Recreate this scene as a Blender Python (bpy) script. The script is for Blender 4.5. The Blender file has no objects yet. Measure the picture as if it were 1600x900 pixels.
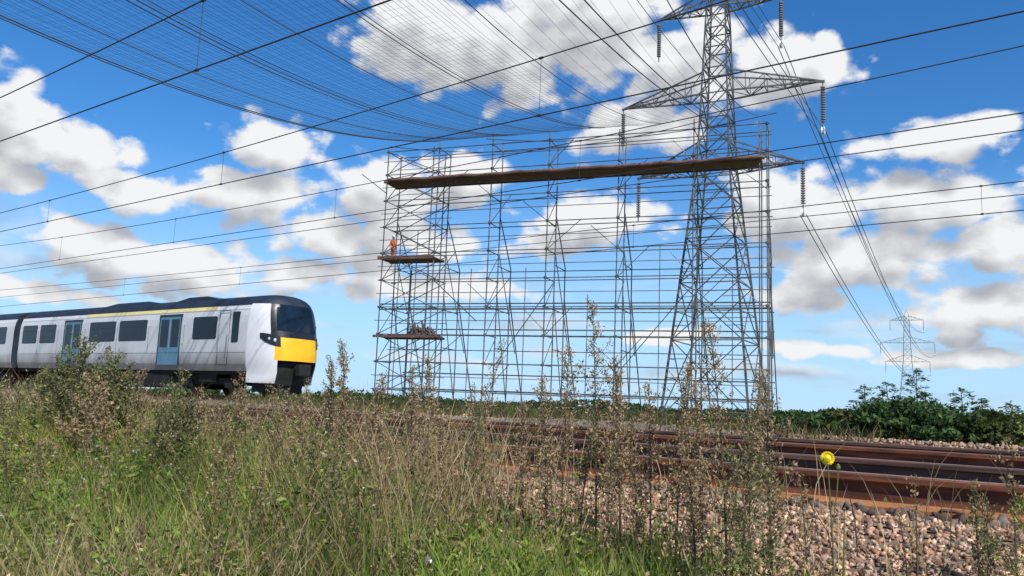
import bpy, bmesh, math, random
import numpy as np
from mathutils import Vector, Matrix

# ------------------------------------------------------------------ camera, world, sun, exposure
scene = bpy.context.scene
C = scene.collection
RNG = np.random.default_rng(7)
random.seed(7)

F = 1300.0
PITCH = math.atan(180 / 1300)
ROLL = math.radians(2.3)
TH = math.radians(53)
EYE = np.array([0, 0, 1.6])
fwd0 = np.array([-math.cos(TH), math.sin(TH), 0.0])
right0 = np.array([math.sin(TH), math.cos(TH), 0.0])
cf = fwd0 * math.cos(PITCH) + np.array([0, 0, 1.0]) * math.sin(PITCH)
u0 = np.cross(right0, cf)
cr = right0 * math.cos(ROLL) + u0 * math.sin(ROLL)
cu = -right0 * math.sin(ROLL) + u0 * math.cos(ROLL)

def proj(p):
    d = np.asarray(p, float) - EYE
    z = d @ cf
    return 800 + F * (d @ cr) / z, 450 - F * (d @ cu) / z, z
def ray(x, y):
    return cf + cr * (x - 800) / F + cu * (450 - y) / F
def at_depth(x, y, D):
    v = ray(x, y); return EYE + v * (D / (v @ fwd0))
def at_y(x, y, yw):
    v = ray(x, y); return EYE + v * (yw / v[1])

cam_d = bpy.data.cameras.new('camera')
cam_d.sensor_width = 36.0
cam_d.lens = 36.0 * F / 1600.0
cam_d.clip_start = 0.05
cam_d.clip_end = 20000
cam = bpy.data.objects.new('camera', cam_d)
C.objects.link(cam)
M4 = Matrix(((cr[0], cu[0], -cf[0], EYE[0]), (cr[1], cu[1], -cf[1], EYE[1]), (cr[2], cu[2], -cf[2], EYE[2]), (0, 0, 0, 1)))
cam.matrix_world = M4
scene.camera = cam

SUN_DIR = Vector((0.90, -0.42, 0.0)).normalized()          # horizontal direction towards the sun
SUN_EL = math.radians(47)
sun_vec = Vector((SUN_DIR.x * math.cos(SUN_EL), SUN_DIR.y * math.cos(SUN_EL), math.sin(SUN_EL)))
sl = bpy.data.lights.new('sun', 'SUN')
sl.energy = 4.8
sl.angle = math.radians(0.5)
sl.color = (1.0, 0.95, 0.87)
so = bpy.data.objects.new('sun', sl)
C.objects.link(so)
so.rotation_euler = sun_vec.to_track_quat('Z', 'Y').to_euler()
so.location = (0, 0, 60)

vs = scene.view_settings
vs.view_transform = 'Standard'
vs.look = 'None'
vs.exposure = 0.22
vs.gamma = 1.0
vs.use_curve_mapping = False

def azel(x, y):
    v = ray(x, y); v = v / np.linalg.norm(v)
    return math.atan2(v[0], v[1]), math.asin(v[2])

# clouds: centre and half size in the photograph (turned into sky directions), then more all round the sky
CLOUDS = [  # x, y, rx, ry
    (640, 50, 120, 85), (770, 80, 150, 95), (920, 40, 190, 100), (1070, 90, 130, 80), (1210, 110, 130, 70),
    (1000, 195, 120, 55), (1280, 95, 50, 50),
    (10, 190, 70, 75), (80, 235, 130, 45), (10, 280, 70, 30),
    (195, 295, 85, 40), (430, 235, 85, 60), (390, 295, 110, 60),
    (600, 305, 100, 65), (720, 280, 95, 55), (510, 362, 110, 40), (640, 370, 120, 35),
    (150, 390, 105, 40), (280, 418, 165, 50), (930, 342, 120, 45), (850, 375, 70, 30),
    (1445, 225, 110, 38), (1550, 190, 45, 28), (1240, 330, 130, 70), (1450, 320, 150, 62), (1350, 405, 160, 55),
    (1570, 385, 90, 60), (1250, 460, 90, 35), (1560, 490, 120, 45), (690, 445, 180, 35), (600, 415, 65, 35),
    (1290, 546, 80, 18), (60, 458, 140, 18), (480, 425, 90, 28), (1040, 515, 90, 16), (1500, 560, 110, 16),
]
blobs = []
for x, y, rx, ry in CLOUDS:
    a, e = azel(x, y)
    blobs.append((a, e, rx / F * 1.0, ry / F * 1.0))
for i in range(12):
    a = -0.64 + math.pi + (i - 5.5) / 5.5 * 2.3
    e = 0.12 + 0.45 * ((i * 7) % 12) / 12
    blobs.append((((a + math.pi) % (2 * math.pi)) - math.pi, e, 0.16 + 0.1 * ((i * 5) % 7) / 7, 0.05 + 0.05 * ((i * 3) % 5) / 5))

world = bpy.data.worlds.new('World')
scene.world = world
world.use_nodes = True
wn = world.node_tree
wn.nodes.clear()
def N(nt, t, **k):
    n = nt.nodes.new(t)
    for a, v in k.items(): setattr(n, a, v)
    return n
def math_(nt, op, a, b=None, clamp=False):
    n = N(nt, 'ShaderNodeMath', operation=op, use_clamp=clamp)
    for i, v in enumerate((a, b)):
        if v is None: continue
        if isinstance(v, (int, float)): n.inputs[i].default_value = v
        else: nt.links.new(v, n.inputs[i])
    return n.outputs[0]
def vmath(nt, op, a, b=None):
    n = N(nt, 'ShaderNodeVectorMath', operation=op)
    for i, v in enumerate((a, b)):
        if v is None: continue
        if isinstance(v, tuple): n.inputs[i].default_value = v
        else: nt.links.new(v, n.inputs[i])
    return n.outputs['Value'] if op == 'LENGTH' else n.outputs['Vector']

def density(nt, P):
    """cloud density at the sky direction P = (azimuth, elevation, 0)"""
    w = N(nt, 'ShaderNodeTexNoise'); w.inputs['Scale'].default_value = 5.5; w.inputs['Detail'].default_value = 3
    nt.links.new(P, w.inputs['Vector'])
    off = vmath(nt, 'SUBTRACT', w.outputs['Color'], (0.5, 0.5, 0.5))
    off = vmath(nt, 'MULTIPLY', off, (0.07, 0.045, 0.0))
    Pw = vmath(nt, 'ADD', P, off)
    acc = None
    for a, e, rx, ry in blobs:
        d = vmath(nt, 'MULTIPLY', vmath(nt, 'SUBTRACT', Pw, (a, e, 0)), (1 / rx, 1 / ry, 0))
        v = vmath(nt, 'LENGTH', d)
        acc = v if acc is None else math_(nt, 'MINIMUM', acc, v)
    base = math_(nt, 'SUBTRACT', 1.0, acc)
    base = math_(nt, 'MAXIMUM', base, -1.2)
    n2 = N(nt, 'ShaderNodeTexNoise'); n2.inputs['Scale'].default_value = 15; n2.inputs['Detail'].default_value = 7
    n2.inputs['Roughness'].default_value = 0.62
    s = vmath(nt, 'MULTIPLY', P, (1.0, 1.45, 1.0))
    nt.links.new(s, n2.inputs['Vector'])
    nn = math_(nt, 'MULTIPLY', math_(nt, 'SUBTRACT', n2.outputs['Fac'], 0.50), 1.5)
    vo = N(nt, 'ShaderNodeTexVoronoi', feature='SMOOTH_F1', voronoi_dimensions='2D'); vo.inputs['Scale'].default_value = 26      # rounded billows
    vo.inputs['Smoothness'].default_value = 0.35
    nt.links.new(vmath(nt, 'ADD', s, vmath(nt, 'MULTIPLY', n2.outputs['Color'], (0.03, 0.03, 0.0))), vo.inputs['Vector'])
    bl = math_(nt, 'MULTIPLY', math_(nt, 'SUBTRACT', 0.30, vo.outputs['Distance']), 0.62)
    return math_(nt, 'ADD', math_(nt, 'ADD', base, nn), bl)
def sstep(nt, v, a, b, lo=0.0, hi=1.0):
    m = N(nt, 'ShaderNodeMapRange', interpolation_type='SMOOTHSTEP')
    nt.links.new(v, m.inputs['Value'])
    m.inputs['From Min'].default_value = a; m.inputs['From Max'].default_value = b
    m.inputs['To Min'].default_value = lo; m.inputs['To Max'].default_value = hi
    return m.outputs['Result']

tc = N(wn, 'ShaderNodeTexCoord')
nrm = vmath(wn, 'NORMALIZE', tc.outputs['Generated'])
sep = N(wn, 'ShaderNodeSeparateXYZ'); wn.links.new(nrm, sep.inputs[0])
az = math_(wn, 'ARCTAN2', sep.outputs['X'], sep.outputs['Y'])
el = math_(wn, 'ARCSINE', sep.outputs['Z'])
cmb = N(wn, 'ShaderNodeCombineXYZ'); wn.links.new(az, cmb.inputs[0]); wn.links.new(el, cmb.inputs[1])
P = cmb.outputs[0]
D0 = density(wn, P)
D1 = density(wn, vmath(wn, 'ADD', P, (0.016, 0.034, 0.0)))
alpha = sstep(wn, D0, -0.05, 0.32)
elfade = sstep(wn, el, 0.0, 0.05)
veil_n = N(wn, 'ShaderNodeTexNoise'); veil_n.inputs['Scale'].default_value = 7.0; veil_n.inputs['Detail'].default_value = 4
wn.links.new(vmath(wn, 'MULTIPLY', P, (1.0, 5.0, 1.0)), veil_n.inputs['Vector'])
veil = math_(wn, 'MULTIPLY', sstep(wn, veil_n.outputs['Fac'], 0.46, 0.72, 0.0, 0.75), sstep(wn, el, 0.05, 0.24, 1.0, 0.0))
alpha = math_(wn, 'MAXIMUM', alpha, veil)
alpha = math_(wn, 'MULTIPLY', alpha, elfade)
relief = math_(wn, 'MULTIPLY', math_(wn, 'SUBTRACT', D0, D1), 0.40)
lit = math_(wn, 'ADD', sstep(wn, D1, -0.20, 0.85, 0.92, 0.25), relief, True)
shade_col = N(wn, 'ShaderNodeMixRGB')
wn.links.new(lit, shade_col.inputs['Fac'])
shade_col.inputs['Color1'].default_value = (0.46, 0.48, 0.53, 1)
shade_col.inputs['Color2'].default_value = (0.97, 0.98, 0.99, 1)

sky = N(wn, 'ShaderNodeTexSky', sky_type='NISHITA')
sky.sun_disc = False
sky.sun_elevation = SUN_EL
sky.sun_rotation = math.atan2(SUN_DIR.x, SUN_DIR.y)
sky.air_density = 1.0; sky.dust_density = 0.0; sky.ozone_density = 3.0; sky.altitude = 500
hs = N(wn, 'ShaderNodeHueSaturation')
hs.inputs['Saturation'].default_value = 1.25
hs.inputs['Value'].default_value = 1.0
wn.links.new(sky.outputs[0], hs.inputs['Color'])
bg_sky = N(wn, 'ShaderNodeBackground'); bg_sky.inputs['Strength'].default_value = 0.11
tintn = N(wn, 'ShaderNodeMixRGB', blend_type='MULTIPLY'); tintn.inputs['Fac'].default_value = 1.0
wn.links.new(hs.outputs[0], tintn.inputs['Color1']); tintn.inputs['Color2'].default_value = (0.70, 1.0, 1.18, 1)
hzn = N(wn, 'ShaderNodeMixRGB')                               # pale blue air low over the horizon
wn.links.new(sstep(wn, el, 0.0, 0.30, 0.92, 0.0), hzn.inputs['Fac'])
wn.links.new(tintn.outputs[0], hzn.inputs['Color1']); hzn.inputs['Color2'].default_value = (3.8, 5.8, 7.9, 1)
wn.links.new(hzn.outputs[0], bg_sky.inputs['Color'])
bg_cl = N(wn, 'ShaderNodeBackground'); bg_cl.inputs['Strength'].default_value = 0.80
wn.links.new(shade_col.outputs[0], bg_cl.inputs['Color'])
mx = N(wn, 'ShaderNodeMixShader')
wn.links.new(alpha, mx.inputs[0]); wn.links.new(bg_sky.outputs[0], mx.inputs[1]); wn.links.new(bg_cl.outputs[0], mx.inputs[2])
wo = N(wn, 'ShaderNodeOutputWorld')
wn.links.new(mx.outputs[0], wo.inputs['Surface'])
world.cycles.sampling_method = 'MANUAL'
world.cycles.sample_map_resolution = 256

# ------------------------------------------------------------------ materials
def mat(name, col, rough=0.7, metal=0.0, var=0.25, scale=6.0, col2=None, bump=0.0, spec=0.5, attr=False, trans=0.0, object_z=None, stretch=None):
    m = bpy.data.materials.new(name); m.use_nodes = True
    nt = m.node_tree; b = nt.nodes['Principled BSDF']
    b.inputs['Roughness'].default_value = rough; b.inputs['Metallic'].default_value = metal
    b.inputs['Specular IOR Level'].default_value = spec
    tcn = N(nt, 'ShaderNodeTexCoord')
    src = tcn.outputs['Object']
    if stretch:
        mp = N(nt, 'ShaderNodeMapping'); mp.inputs['Scale'].default_value = stretch
        nt.links.new(src, mp.inputs['Vector']); src = mp.outputs[0]
    nz = N(nt, 'ShaderNodeTexNoise'); nz.inputs['Scale'].default_value = scale; nz.inputs['Detail'].default_value = 6
    nt.links.new(src, nz.inputs['Vector'])
    mixn = N(nt, 'ShaderNodeMixRGB')
    ramp = sstep(nt, nz.outputs['Fac'], 0.32, 0.68)
    nt.links.new(ramp, mixn.inputs['Fac'])
    c1 = tuple(c * (1 - var) for c in col) + (1,)
    c2 = (tuple(col2) if col2 else tuple(min(1, c * (1 + var)) for c in col)) + (1,)
    mixn.inputs['Color1'].default_value = c1; mixn.inputs['Color2'].default_value = c2
    out = mixn.outputs[0]
    if attr:
        at = N(nt, 'ShaderNodeAttribute', attribute_name='tint')
        mm = N(nt, 'ShaderNodeMixRGB', blend_type='MULTIPLY'); mm.inputs['Fac'].default_value = 1
        nt.links.new(out, mm.inputs['Color1']); nt.links.new(at.outputs['Color'], mm.inputs['Color2'])
        out = mm.outputs[0]
    if object_z:    # second, darker colour blended in towards the bottom of the body
        z0, z1, low_col = object_z
        sx = N(nt, 'ShaderNodeSeparateXYZ'); nt.links.new(tcn.outputs['Object'], sx.inputs[0])
        zz = math_(nt, 'ADD', sx.outputs['Z'], math_(nt, 'MULTIPLY', math_(nt, 'SUBTRACT', nz.outputs['Fac'], 0.5), 0.9))
        f = sstep(nt, zz, z0, z1, 0.85, 0.0)
        md = N(nt, 'ShaderNodeMixRGB'); nt.links.new(f, md.inputs['Fac'])
        nt.links.new(out, md.inputs['Color1']); md.inputs['Color2'].default_value = tuple(low_col) + (1,)
        out = md.outputs[0]
    nt.links.new(out, b.inputs['Base Color'])
    if bump:
        bp = N(nt, 'ShaderNodeBump'); bp.inputs['Strength'].default_value = bump; bp.inputs['Distance'].default_value = 0.02
        nt.links.new(nz.outputs['Fac'], bp.inputs['Height']); nt.links.new(bp.outputs[0], b.inputs['Normal'])
    if trans:
        tr = N(nt, 'ShaderNodeBsdfTranslucent'); nt.links.new(out, tr.inputs['Color'])
        ms = N(nt, 'ShaderNodeMixShader'); ms.inputs[0].default_value = trans
        nt.links.new(b.outputs[0], ms.inputs[1]); nt.links.new(tr.outputs[0], ms.inputs[2])
        nt.links.new(ms.outputs[0], nt.nodes['Material Output'].inputs['Surface'])
    return m

MT = dict(
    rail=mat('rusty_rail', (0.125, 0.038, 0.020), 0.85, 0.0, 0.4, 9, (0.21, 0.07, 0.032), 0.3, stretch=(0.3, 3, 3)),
    railtop=mat('worn_rail_top', (0.33, 0.22, 0.16), 0.4, 0.5, 0.2, 5, stretch=(0.3, 3, 3)),
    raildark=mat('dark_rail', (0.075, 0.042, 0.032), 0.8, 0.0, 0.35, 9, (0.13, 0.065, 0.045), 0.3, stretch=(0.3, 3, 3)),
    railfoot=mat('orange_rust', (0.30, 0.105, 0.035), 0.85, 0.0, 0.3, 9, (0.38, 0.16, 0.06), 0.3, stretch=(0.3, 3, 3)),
    sleeper=mat('sleeper_concrete', (0.12, 0.10, 0.085), 0.9, 0, 0.35, 8, bump=0.4),
    clip=mat('clip_steel', (0.12, 0.06, 0.04), 0.8, 0.2),
    stone=mat('ballast_stone', (0.45, 0.29, 0.20), 0.9, 0, 0.3, 14, (0.60, 0.435, 0.32), 0.5, attr=True),
    stonedark=mat('track_stone', (0.15, 0.11, 0.09), 0.95, 0, 0.4, 10, (0.22, 0.16, 0.13), 0.5, attr=True),
    soil=mat('soil', (0.16, 0.125, 0.085), 0.95, 0, 0.4, 3.0, (0.24, 0.18, 0.13), 0.6),
    bed=mat('track_bed', (0.13, 0.095, 0.075), 0.95, 0, 0.4, 12, (0.22, 0.16, 0.13), 0.8),
    gravel=mat('pale_gravel', (0.19, 0.15, 0.115), 0.95, 0, 0.35, 9, (0.29, 0.23, 0.18), 0.9),
    field=mat('field_grass', (0.11, 0.14, 0.045), 0.95, 0, 0.35, 0.15, (0.22, 0.20, 0.09), 0.2),
    steel=mat('galvanised_steel', (0.16, 0.17, 0.18), 0.55, 0.35, 0.3, 3),
    tower=mat('tower_steel', (0.12, 0.125, 0.13), 0.6, 0.3, 0.3, 2),
    tube=mat('scaffold_tube', (0.13, 0.13, 0.13), 0.5, 0.4, 0.35, 2),
    board=mat('scaffold_board', (0.12, 0.058, 0.045), 0.85, 0, 0.4, 5, (0.19, 0.10, 0.08), 0.3, stretch=(0.4, 6, 6)),
    wire=mat('copper_wire', (0.05, 0.05, 0.055), 0.6, 0.3),
    conductor=mat('conductor', (0.10, 0.10, 0.11), 0.55, 0.4),
    rope=mat('net_rope', (0.045, 0.05, 0.06), 0.85),
    insulator=mat('insulator', (0.17, 0.17, 0.18), 0.35, 0, 0.25, 9),
    white=mat('white_fitting', (0.75, 0.75, 0.74), 0.4),
    body=mat('train_grey', (0.65, 0.65, 0.645), 0.42, 0, 0.05, 1.1, object_z=(1.0, 1.9, (0.20, 0.17, 0.16)), stretch=(1.0, 1.0, 0.25)),
    mask=mat('train_white', (0.68, 0.68, 0.70), 0.35, 0, 0.04, 1.5, object_z=(0.4, 0.75, (0.35, 0.33, 0.33))),
    roof=mat('train_roof', (0.012, 0.021, 0.036), 0.6, 0, 0.35, 2),
    black=mat('train_black', (0.010, 0.012, 0.015), 0.35, 0, 0.3, 4),
    under=mat('underframe', (0.010, 0.0095, 0.009), 0.85, 0, 0.4, 4),
    yellow=mat('train_yellow', (0.85, 0.46, 0.008), 0.45, 0, 0.05, 2),
    stripe=mat('stripe_yellow', (0.74, 0.62, 0.26), 0.5, 0, 0.06, 1),
    door=mat('door_blue', (0.10, 0.23, 0.33), 0.4, 0, 0.1, 2),
    glass=mat('dark_glass', (0.008, 0.018, 0.032), 0.12, 0, 0.3, 1.5, spec=0.22),
    frame=mat('window_frame', (0.02, 0.024, 0.03), 0.5),
    seal=mat('gangway_rubber', (0.03, 0.03, 0.03), 0.9),
    lamp=mat('headlamp', (0.55, 0.58, 0.62), 0.15, 0.2),
    leaf=mat('leaf', (1, 1, 1), 0.6, 0, 0.0, 2, attr=True, trans=0.38, spec=0.2),
    stem=mat('stem', (1, 1, 1), 0.8, 0, 0.0, 2, attr=True, spec=0.2, trans=0.3),
    bark=mat('bark', (0.09, 0.07, 0.05), 0.9, 0, 0.3, 8),
    petal=mat('petal_yellow', (0.85, 0.66, 0.01), 0.6, 0, 0.08, 20),
    hivis=mat('hivis_orange', (0.62, 0.15, 0.05), 0.7, 0, 0.08, 5),
    skin=mat('skin', (0.50, 0.30, 0.21), 0.6, 0, 0.05, 5),
    navy=mat('dark_trousers', (0.05, 0.05, 0.07), 0.9),
    helmet=mat('helmet_white', (0.75, 0.75, 0.75), 0.35, 0, 0.03),
)

# ------------------------------------------------------------------ mesh helpers
class MB:
    def __init__(s): s.v = []; s.f = []; s.mi = []; s.cur = 0
    def add(s, vs, fs):
        o = len(s.v); s.v += [tuple(map(float, p)) for p in vs]
        s.f += [tuple(i + o for i in f) for f in fs]; s.mi += [s.cur] * len(fs)
    def box(s, x0, x1, y0, y1, z0, z1):
        s.add([(x0, y0, z0), (x1, y0, z0), (x1, y1, z0), (x0, y1, z0), (x0, y0, z1), (x1, y0, z1), (x1, y1, z1), (x0, y1, z1)],
              [(0, 3, 2, 1), (4, 5, 6, 7), (0, 1, 5, 4), (1, 2, 6, 5), (2, 3, 7, 6), (3, 0, 4, 7)])
    def tube(s, pts, r, n=6, r1=None, cap=True):
        pts = [np.asarray(p, float) for p in pts]
        k = len(pts); rr = np.linspace(r, r if r1 is None else r1, k)
        vs = []
        prev = None
        for i in range(k):
            t = pts[min(i + 1, k - 1)] - pts[max(i - 1, 0)]
            t = t / (np.linalg.norm(t) + 1e-12)
            if prev is None:
                a = np.array([0, 0, 1.0]) if abs(t[2]) < 0.9 else np.array([1.0, 0, 0])
            else: a = prev
            e1 = a - t * (a @ t); e1 /= np.linalg.norm(e1) + 1e-12
            prev = e1
            e2 = np.cross(t, e1)
            for j in range(n):
                q = 2 * math.pi * (j + 0.5) / n
                vs.append(pts[i] + rr[i] * (math.cos(q) * e1 + math.sin(q) * e2))
        fs = []
        for i in range(k - 1):
            for j in range(n):
                a, b = i * n + j, i * n + (j + 1) % n
                fs.append((a, b, b + n, a + n))
        if cap:
            fs.append(tuple(range(n))[::-1]); fs.append(tuple(range((k - 1) * n, k * n)))
        s.add(vs, fs)
    def lathe(s, prof, c, n=12, axis='z'):
        vs = []
        for r, h in prof:
            for j in range(n):
                q = 2 * math.pi * j / n
                a, b = r * math.cos(q), r * math.sin(q)
                p = {'z': (a, b, h), 'y': (a, h, b), 'x': (h, a, b)}[axis]
                vs.append((p[0] + c[0], p[1] + c[1], p[2] + c[2]))
        fs = []
        for i in range(len(prof) - 1):
            for j in range(n):
                a, b = i * n + j, i * n + (j + 1) % n
                fs.append((a, b, b + n, a + n))
        fs.append(tuple(range(n))[::-1]); fs.append(tuple(range((len(prof) - 1) * n, len(prof) * n)))
        s.add(vs, fs)
    def mesh(s, name, mats, smooth=False):
        me = bpy.data.meshes.new(name)
        me.from_pydata(s.v, [], s.f)
        if not isinstance(mats, (list, tuple)): mats = [mats]
        for m in mats: me.materials.append(m)
        if len(mats) > 1: me.polygons.foreach_set('material_index', s.mi)
        if smooth: me.polygons.foreach_set('use_smooth', [True] * len(me.polygons))
        me.validate(); me.update()
        return me
    def build(s, name, mats, parent=None, loc=(0, 0, 0), smooth=False):
        o = bpy.data.objects.new(name, s.mesh(name, mats, smooth))
        C.objects.link(o); o.location = loc
        if parent: o.parent = parent
        return o

def fast_mesh(name, verts, faces_flat, sizes, mat_, tint=None):
    """a big mesh straight from arrays; faces_flat is the flat loop index list, sizes the loop count of each face"""
    me = bpy.data.meshes.new(name)
    nv = len(verts); nl = len(faces_flat); nf = len(sizes)
    me.vertices.add(nv); me.loops.add(nl); me.polygons.add(nf)
    me.vertices.foreach_set('co', np.asarray(verts, np.float32).ravel())
    me.loops.foreach_set('vertex_index', np.asarray(faces_flat, np.int32))
    st = np.concatenate([[0], np.cumsum(sizes)[:-1]]).astype(np.int32)
    me.polygons.foreach_set('loop_start', st)
    me.polygons.foreach_set('loop_total', np.asarray(sizes, np.int32))
    if tint is not None:
        a = me.color_attributes.new('tint', 'FLOAT_COLOR', 'POINT')
        col = np.ones((nv, 4), np.float32); col[:, :3] = tint
        a.data.foreach_set('color', col.ravel())
    me.materials.append(mat_)
    me.update(calc_edges=True)
    return me

def empty(name, loc=(0, 0, 0), rz=0.0):
    o = bpy.data.objects.new(name, None); C.objects.link(o)
    o.location = loc; o.rotation_euler = (0, 0, rz); o.empty_display_size = 0.2
    return o
def tag(o, label=None, cat=None, group=None, kind=None):
    if label: o['label'] = label
    if cat: o['category'] = cat
    if group: o['group'] = group
    if kind: o['kind'] = kind
    return o
def link_obj(name, me, parent=None, loc=(0, 0, 0)):
    o = bpy.data.objects.new(name, me); C.objects.link(o); o.location = loc
    if parent: o.parent = parent
    return o
def copy_tree(o, parent=None):
    c = o.copy(); C.objects.link(c)
    if parent: c.parent = parent
    for ch in list(o.children): copy_tree(ch, c)
    return c

# ------------------------------------------------------------------ ground
YP = [(-3000, 0.3), (-30, 0.2), (-3, 0.05), (0.0, 0.10), (0.9, 0.32), (3.55, 1.10), (3.75, 1.16), (9.75, 1.17), (10.3, 1.16), (10.75, 1.29), (11.25, 1.29), (11.7, 1.16),
      (14.4, 1.17), (15.5, 0.95), (17.2, 0.95), (18.3, 1.27), (21.9, 1.27), (23.2, 0.9), (27, -0.9), (32, -1.6), (80, -1.6), (300, -1.0), (3000, 0.0), (9000, 0.0)]
def gz(y):
    return np.interp(y, [p[0] for p in YP], [p[1] for p in YP])
def ground_sheet(name, ys, m, dz=0.0, xs=None, wob=0.0):
    if xs is None:
        xs = np.concatenate([[-9000, -3000, -900, -400], np.arange(-200, -40, 8.0), np.arange(-40, 12, 0.5), [14, 20, 40, 100, 400, 2000, 9000]])
    ys = np.asarray(ys, float)
    X, Y = np.meshgrid(xs, ys, indexing='ij')
    Z = gz(Y) + dz
    if wob:
        Z = Z + wob * (np.sin(X * 1.7 + Y * 2.3) * 0.5 + np.sin(X * 4.1 - Y * 3.1 + 1) * 0.35 + np.sin(X * 0.43 + 2) * 0.6)
    v = np.stack([X, Y, Z], -1).reshape(-1, 3)
    nx, ny = X.shape
    idx = np.arange(nx * ny).reshape(nx, ny)
    f = np.stack([idx[:-1, :-1], idx[1:, :-1], idx[1:, 1:], idx[:-1, 1:]], -1).reshape(-1, 4)
    me = fast_mesh(name, v, f.ravel(), np.full(len(f), 4), m)
    me.polygons.foreach_set('use_smooth', [True] * len(me.polygons))
    o = link_obj(name, me); o['kind'] = 'structure'
    return o
yfine = np.concatenate([[-9000, -3000, -300, -30, -10, -5], np.arange(-3, 3.56, 0.25), [3.55, 3.75, 9.75, 10.3, 10.75, 11.25, 11.7, 14.4, 15.5, 17.2, 18.3, 21.9, 23.2, 25, 27, 35, 45, 60, 80, 150, 300, 600, 1500, 3000, 9000]])
yfine = np.unique(yfine)
ground = ground_sheet('ground', yfine, MT['field'])
bank = ground_sheet('ballast_bank', np.arange(0.6, 3.86, 0.15), MT['soil'], 0.012, np.concatenate([np.arange(-200, -40, 8.0), np.arange(-40, 14, 0.4)]), 0.0)
bed = ground_sheet('track_bed', [3.70, 5, 7, 9.7, 10.3], MT['bed'], 0.02)
bed3 = ground_sheet('track_bed', [11.7, 12.5, 14.4, 15.5], MT['bed'], 0.012)
bed4 = ground_sheet('track_bed', [17.3, 18.3, 21.9, 23.0], MT['bed'], 0.012)

# raised gravel ridge between the second and third tracks
gx = np.concatenate([np.arange(-160, -40, 3.0), np.arange(-40, 20, 0.35)])
gy = np.linspace(10.15, 11.85, 13)
X, Y = np.meshgrid(gx, gy, indexing='ij')
Z = gz(Y) + 0.02 + 0.05 * RNG.random(X.shape) * (np.abs(Y - 11) < 0.6) + 0.05 * np.sin(X * 0.7) * (np.abs(Y - 11) < 0.6)
idx = np.arange(X.size).reshape(X.shape)
fq = np.stack([idx[:-1, :-1], idx[1:, :-1], idx[1:, 1:], idx[:-1, 1:]], -1).reshape(-1, 4)
ridge = link_obj('gravel_ridge', fast_mesh('gravel_ridge', np.stack([X, Y, Z], -1).reshape(-1, 3), fq.ravel(), np.full(len(fq), 4), MT['gravel']))
ridge['kind'] = 'structure'

# ------------------------------------------------------------------ railway tracks
RAIL_H = 0.16
def rail_profile():
    h = RAIL_H
    return [(-0.07, 0), (0.07, 0), (0.07, 0.014), (0.012, 0.035), (0.010, 0.115), (0.035, 0.128), (0.035, 0.152), (0.028, h), (-0.028, h), (-0.035, 0.152), (-0.035, 0.128), (-0.010, 0.115), (-0.012, 0.035), (-0.07, 0.014)]
def make_track(yc, ztop, label, near, x0=-170.0, x1=60.0):
    t = empty('railway_track', (0, yc, ztop - RAIL_H))
    tag(t, label, 'railway track', 'parallel railway tracks')
    prof = rail_profile(); n = len(prof)
    for sy in (-0.75, 0.75):
        mb = MB()
        xs = [x0, -60, -30, -15, -8, -4, -2, 0, 2, 6, x1]
        vs = [(x, sy + p[0], p[1]) for x in xs for p in prof]
        for i in range(len(xs) - 1):
            pass
        fs = []; mi = []
        for i in range(len(xs) - 1):
            for j in range(n):
                a, b = i * n + j, i * n + (j + 1) % n
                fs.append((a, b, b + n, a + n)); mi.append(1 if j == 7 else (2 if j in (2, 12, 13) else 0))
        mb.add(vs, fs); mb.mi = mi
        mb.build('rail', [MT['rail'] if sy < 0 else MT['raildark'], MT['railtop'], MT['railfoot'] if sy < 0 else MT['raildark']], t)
    sb = MB()
    w, L, h = 0.13, 1.25, 0.14
    sb.add([(-w, -L, -h), (w, -L, -h), (w, L, -h), (-w, L, -h), (-w * .8, -L * .98, 0), (w * .8, -L * .98, 0), (w * .8, -0.4, -0.002), (w * .8, 0.4, -0.002), (w * .8, L * .98, 0), (-w * .8, L * .98, 0), (-w * .8, 0.4, -0.002), (-w * .8, -0.4, -0.002)],
           [(0, 3, 2, 1), (4, 5, 6, 11), (11, 6, 7, 10), (10, 7, 8, 9), (0, 1, 5, 4), (2, 3, 9, 8), (1, 2, 8, 7, 6, 5), (3, 0, 4, 11, 10, 9)])
    sm = sb.mesh('sleeper', MT['sleeper'])
    cm = MB()
    xs = np.arange(x0 + .3, 14, 0.65)
    far = MB()
    for k, x in enumerate(xs):
        if near and -16 < x < 6:
            o = link_obj('sleeper', sm, t, (x, 0, -0.004))
            o.rotation_euler = (0, 0, random.uniform(-.01, .01))
            for sy in (-0.75, 0.75):
                for e in (-1, 1):
                    cm.tube([(x - 0.05, sy + e * 0.075, 0.0), (x - 0.02, sy + e * 0.11, 0.03), (x + 0.03, sy + e * 0.11, 0.03), (x + 0.05, sy + e * 0.06, 0.022)], 0.009, 5)
        else:
            far.box(x - .12, x + .12, -1.25, 1.25, -.14, -0.004)
    o = far.build('sleeper_row', MT['sleeper'], t); o['kind'] = 'stuff'
    if cm.v:
        o = cm.build('rail_clip', MT['clip'], t); o['kind'] = 'stuff'
    return t
make_track(5.05, 1.335, 'nearest rusty railway track at the top of the pink stone bank', True)
make_track(8.45, 1.345, 'second railway track, just before the pale gravel ridge', True)
make_track(13.0, 1.335, 'third railway track, hidden beyond the pale gravel ridge in front of the train', False)
make_track(20.1, 1.45, 'farthest railway track, the one carrying the grey train', False)

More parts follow.
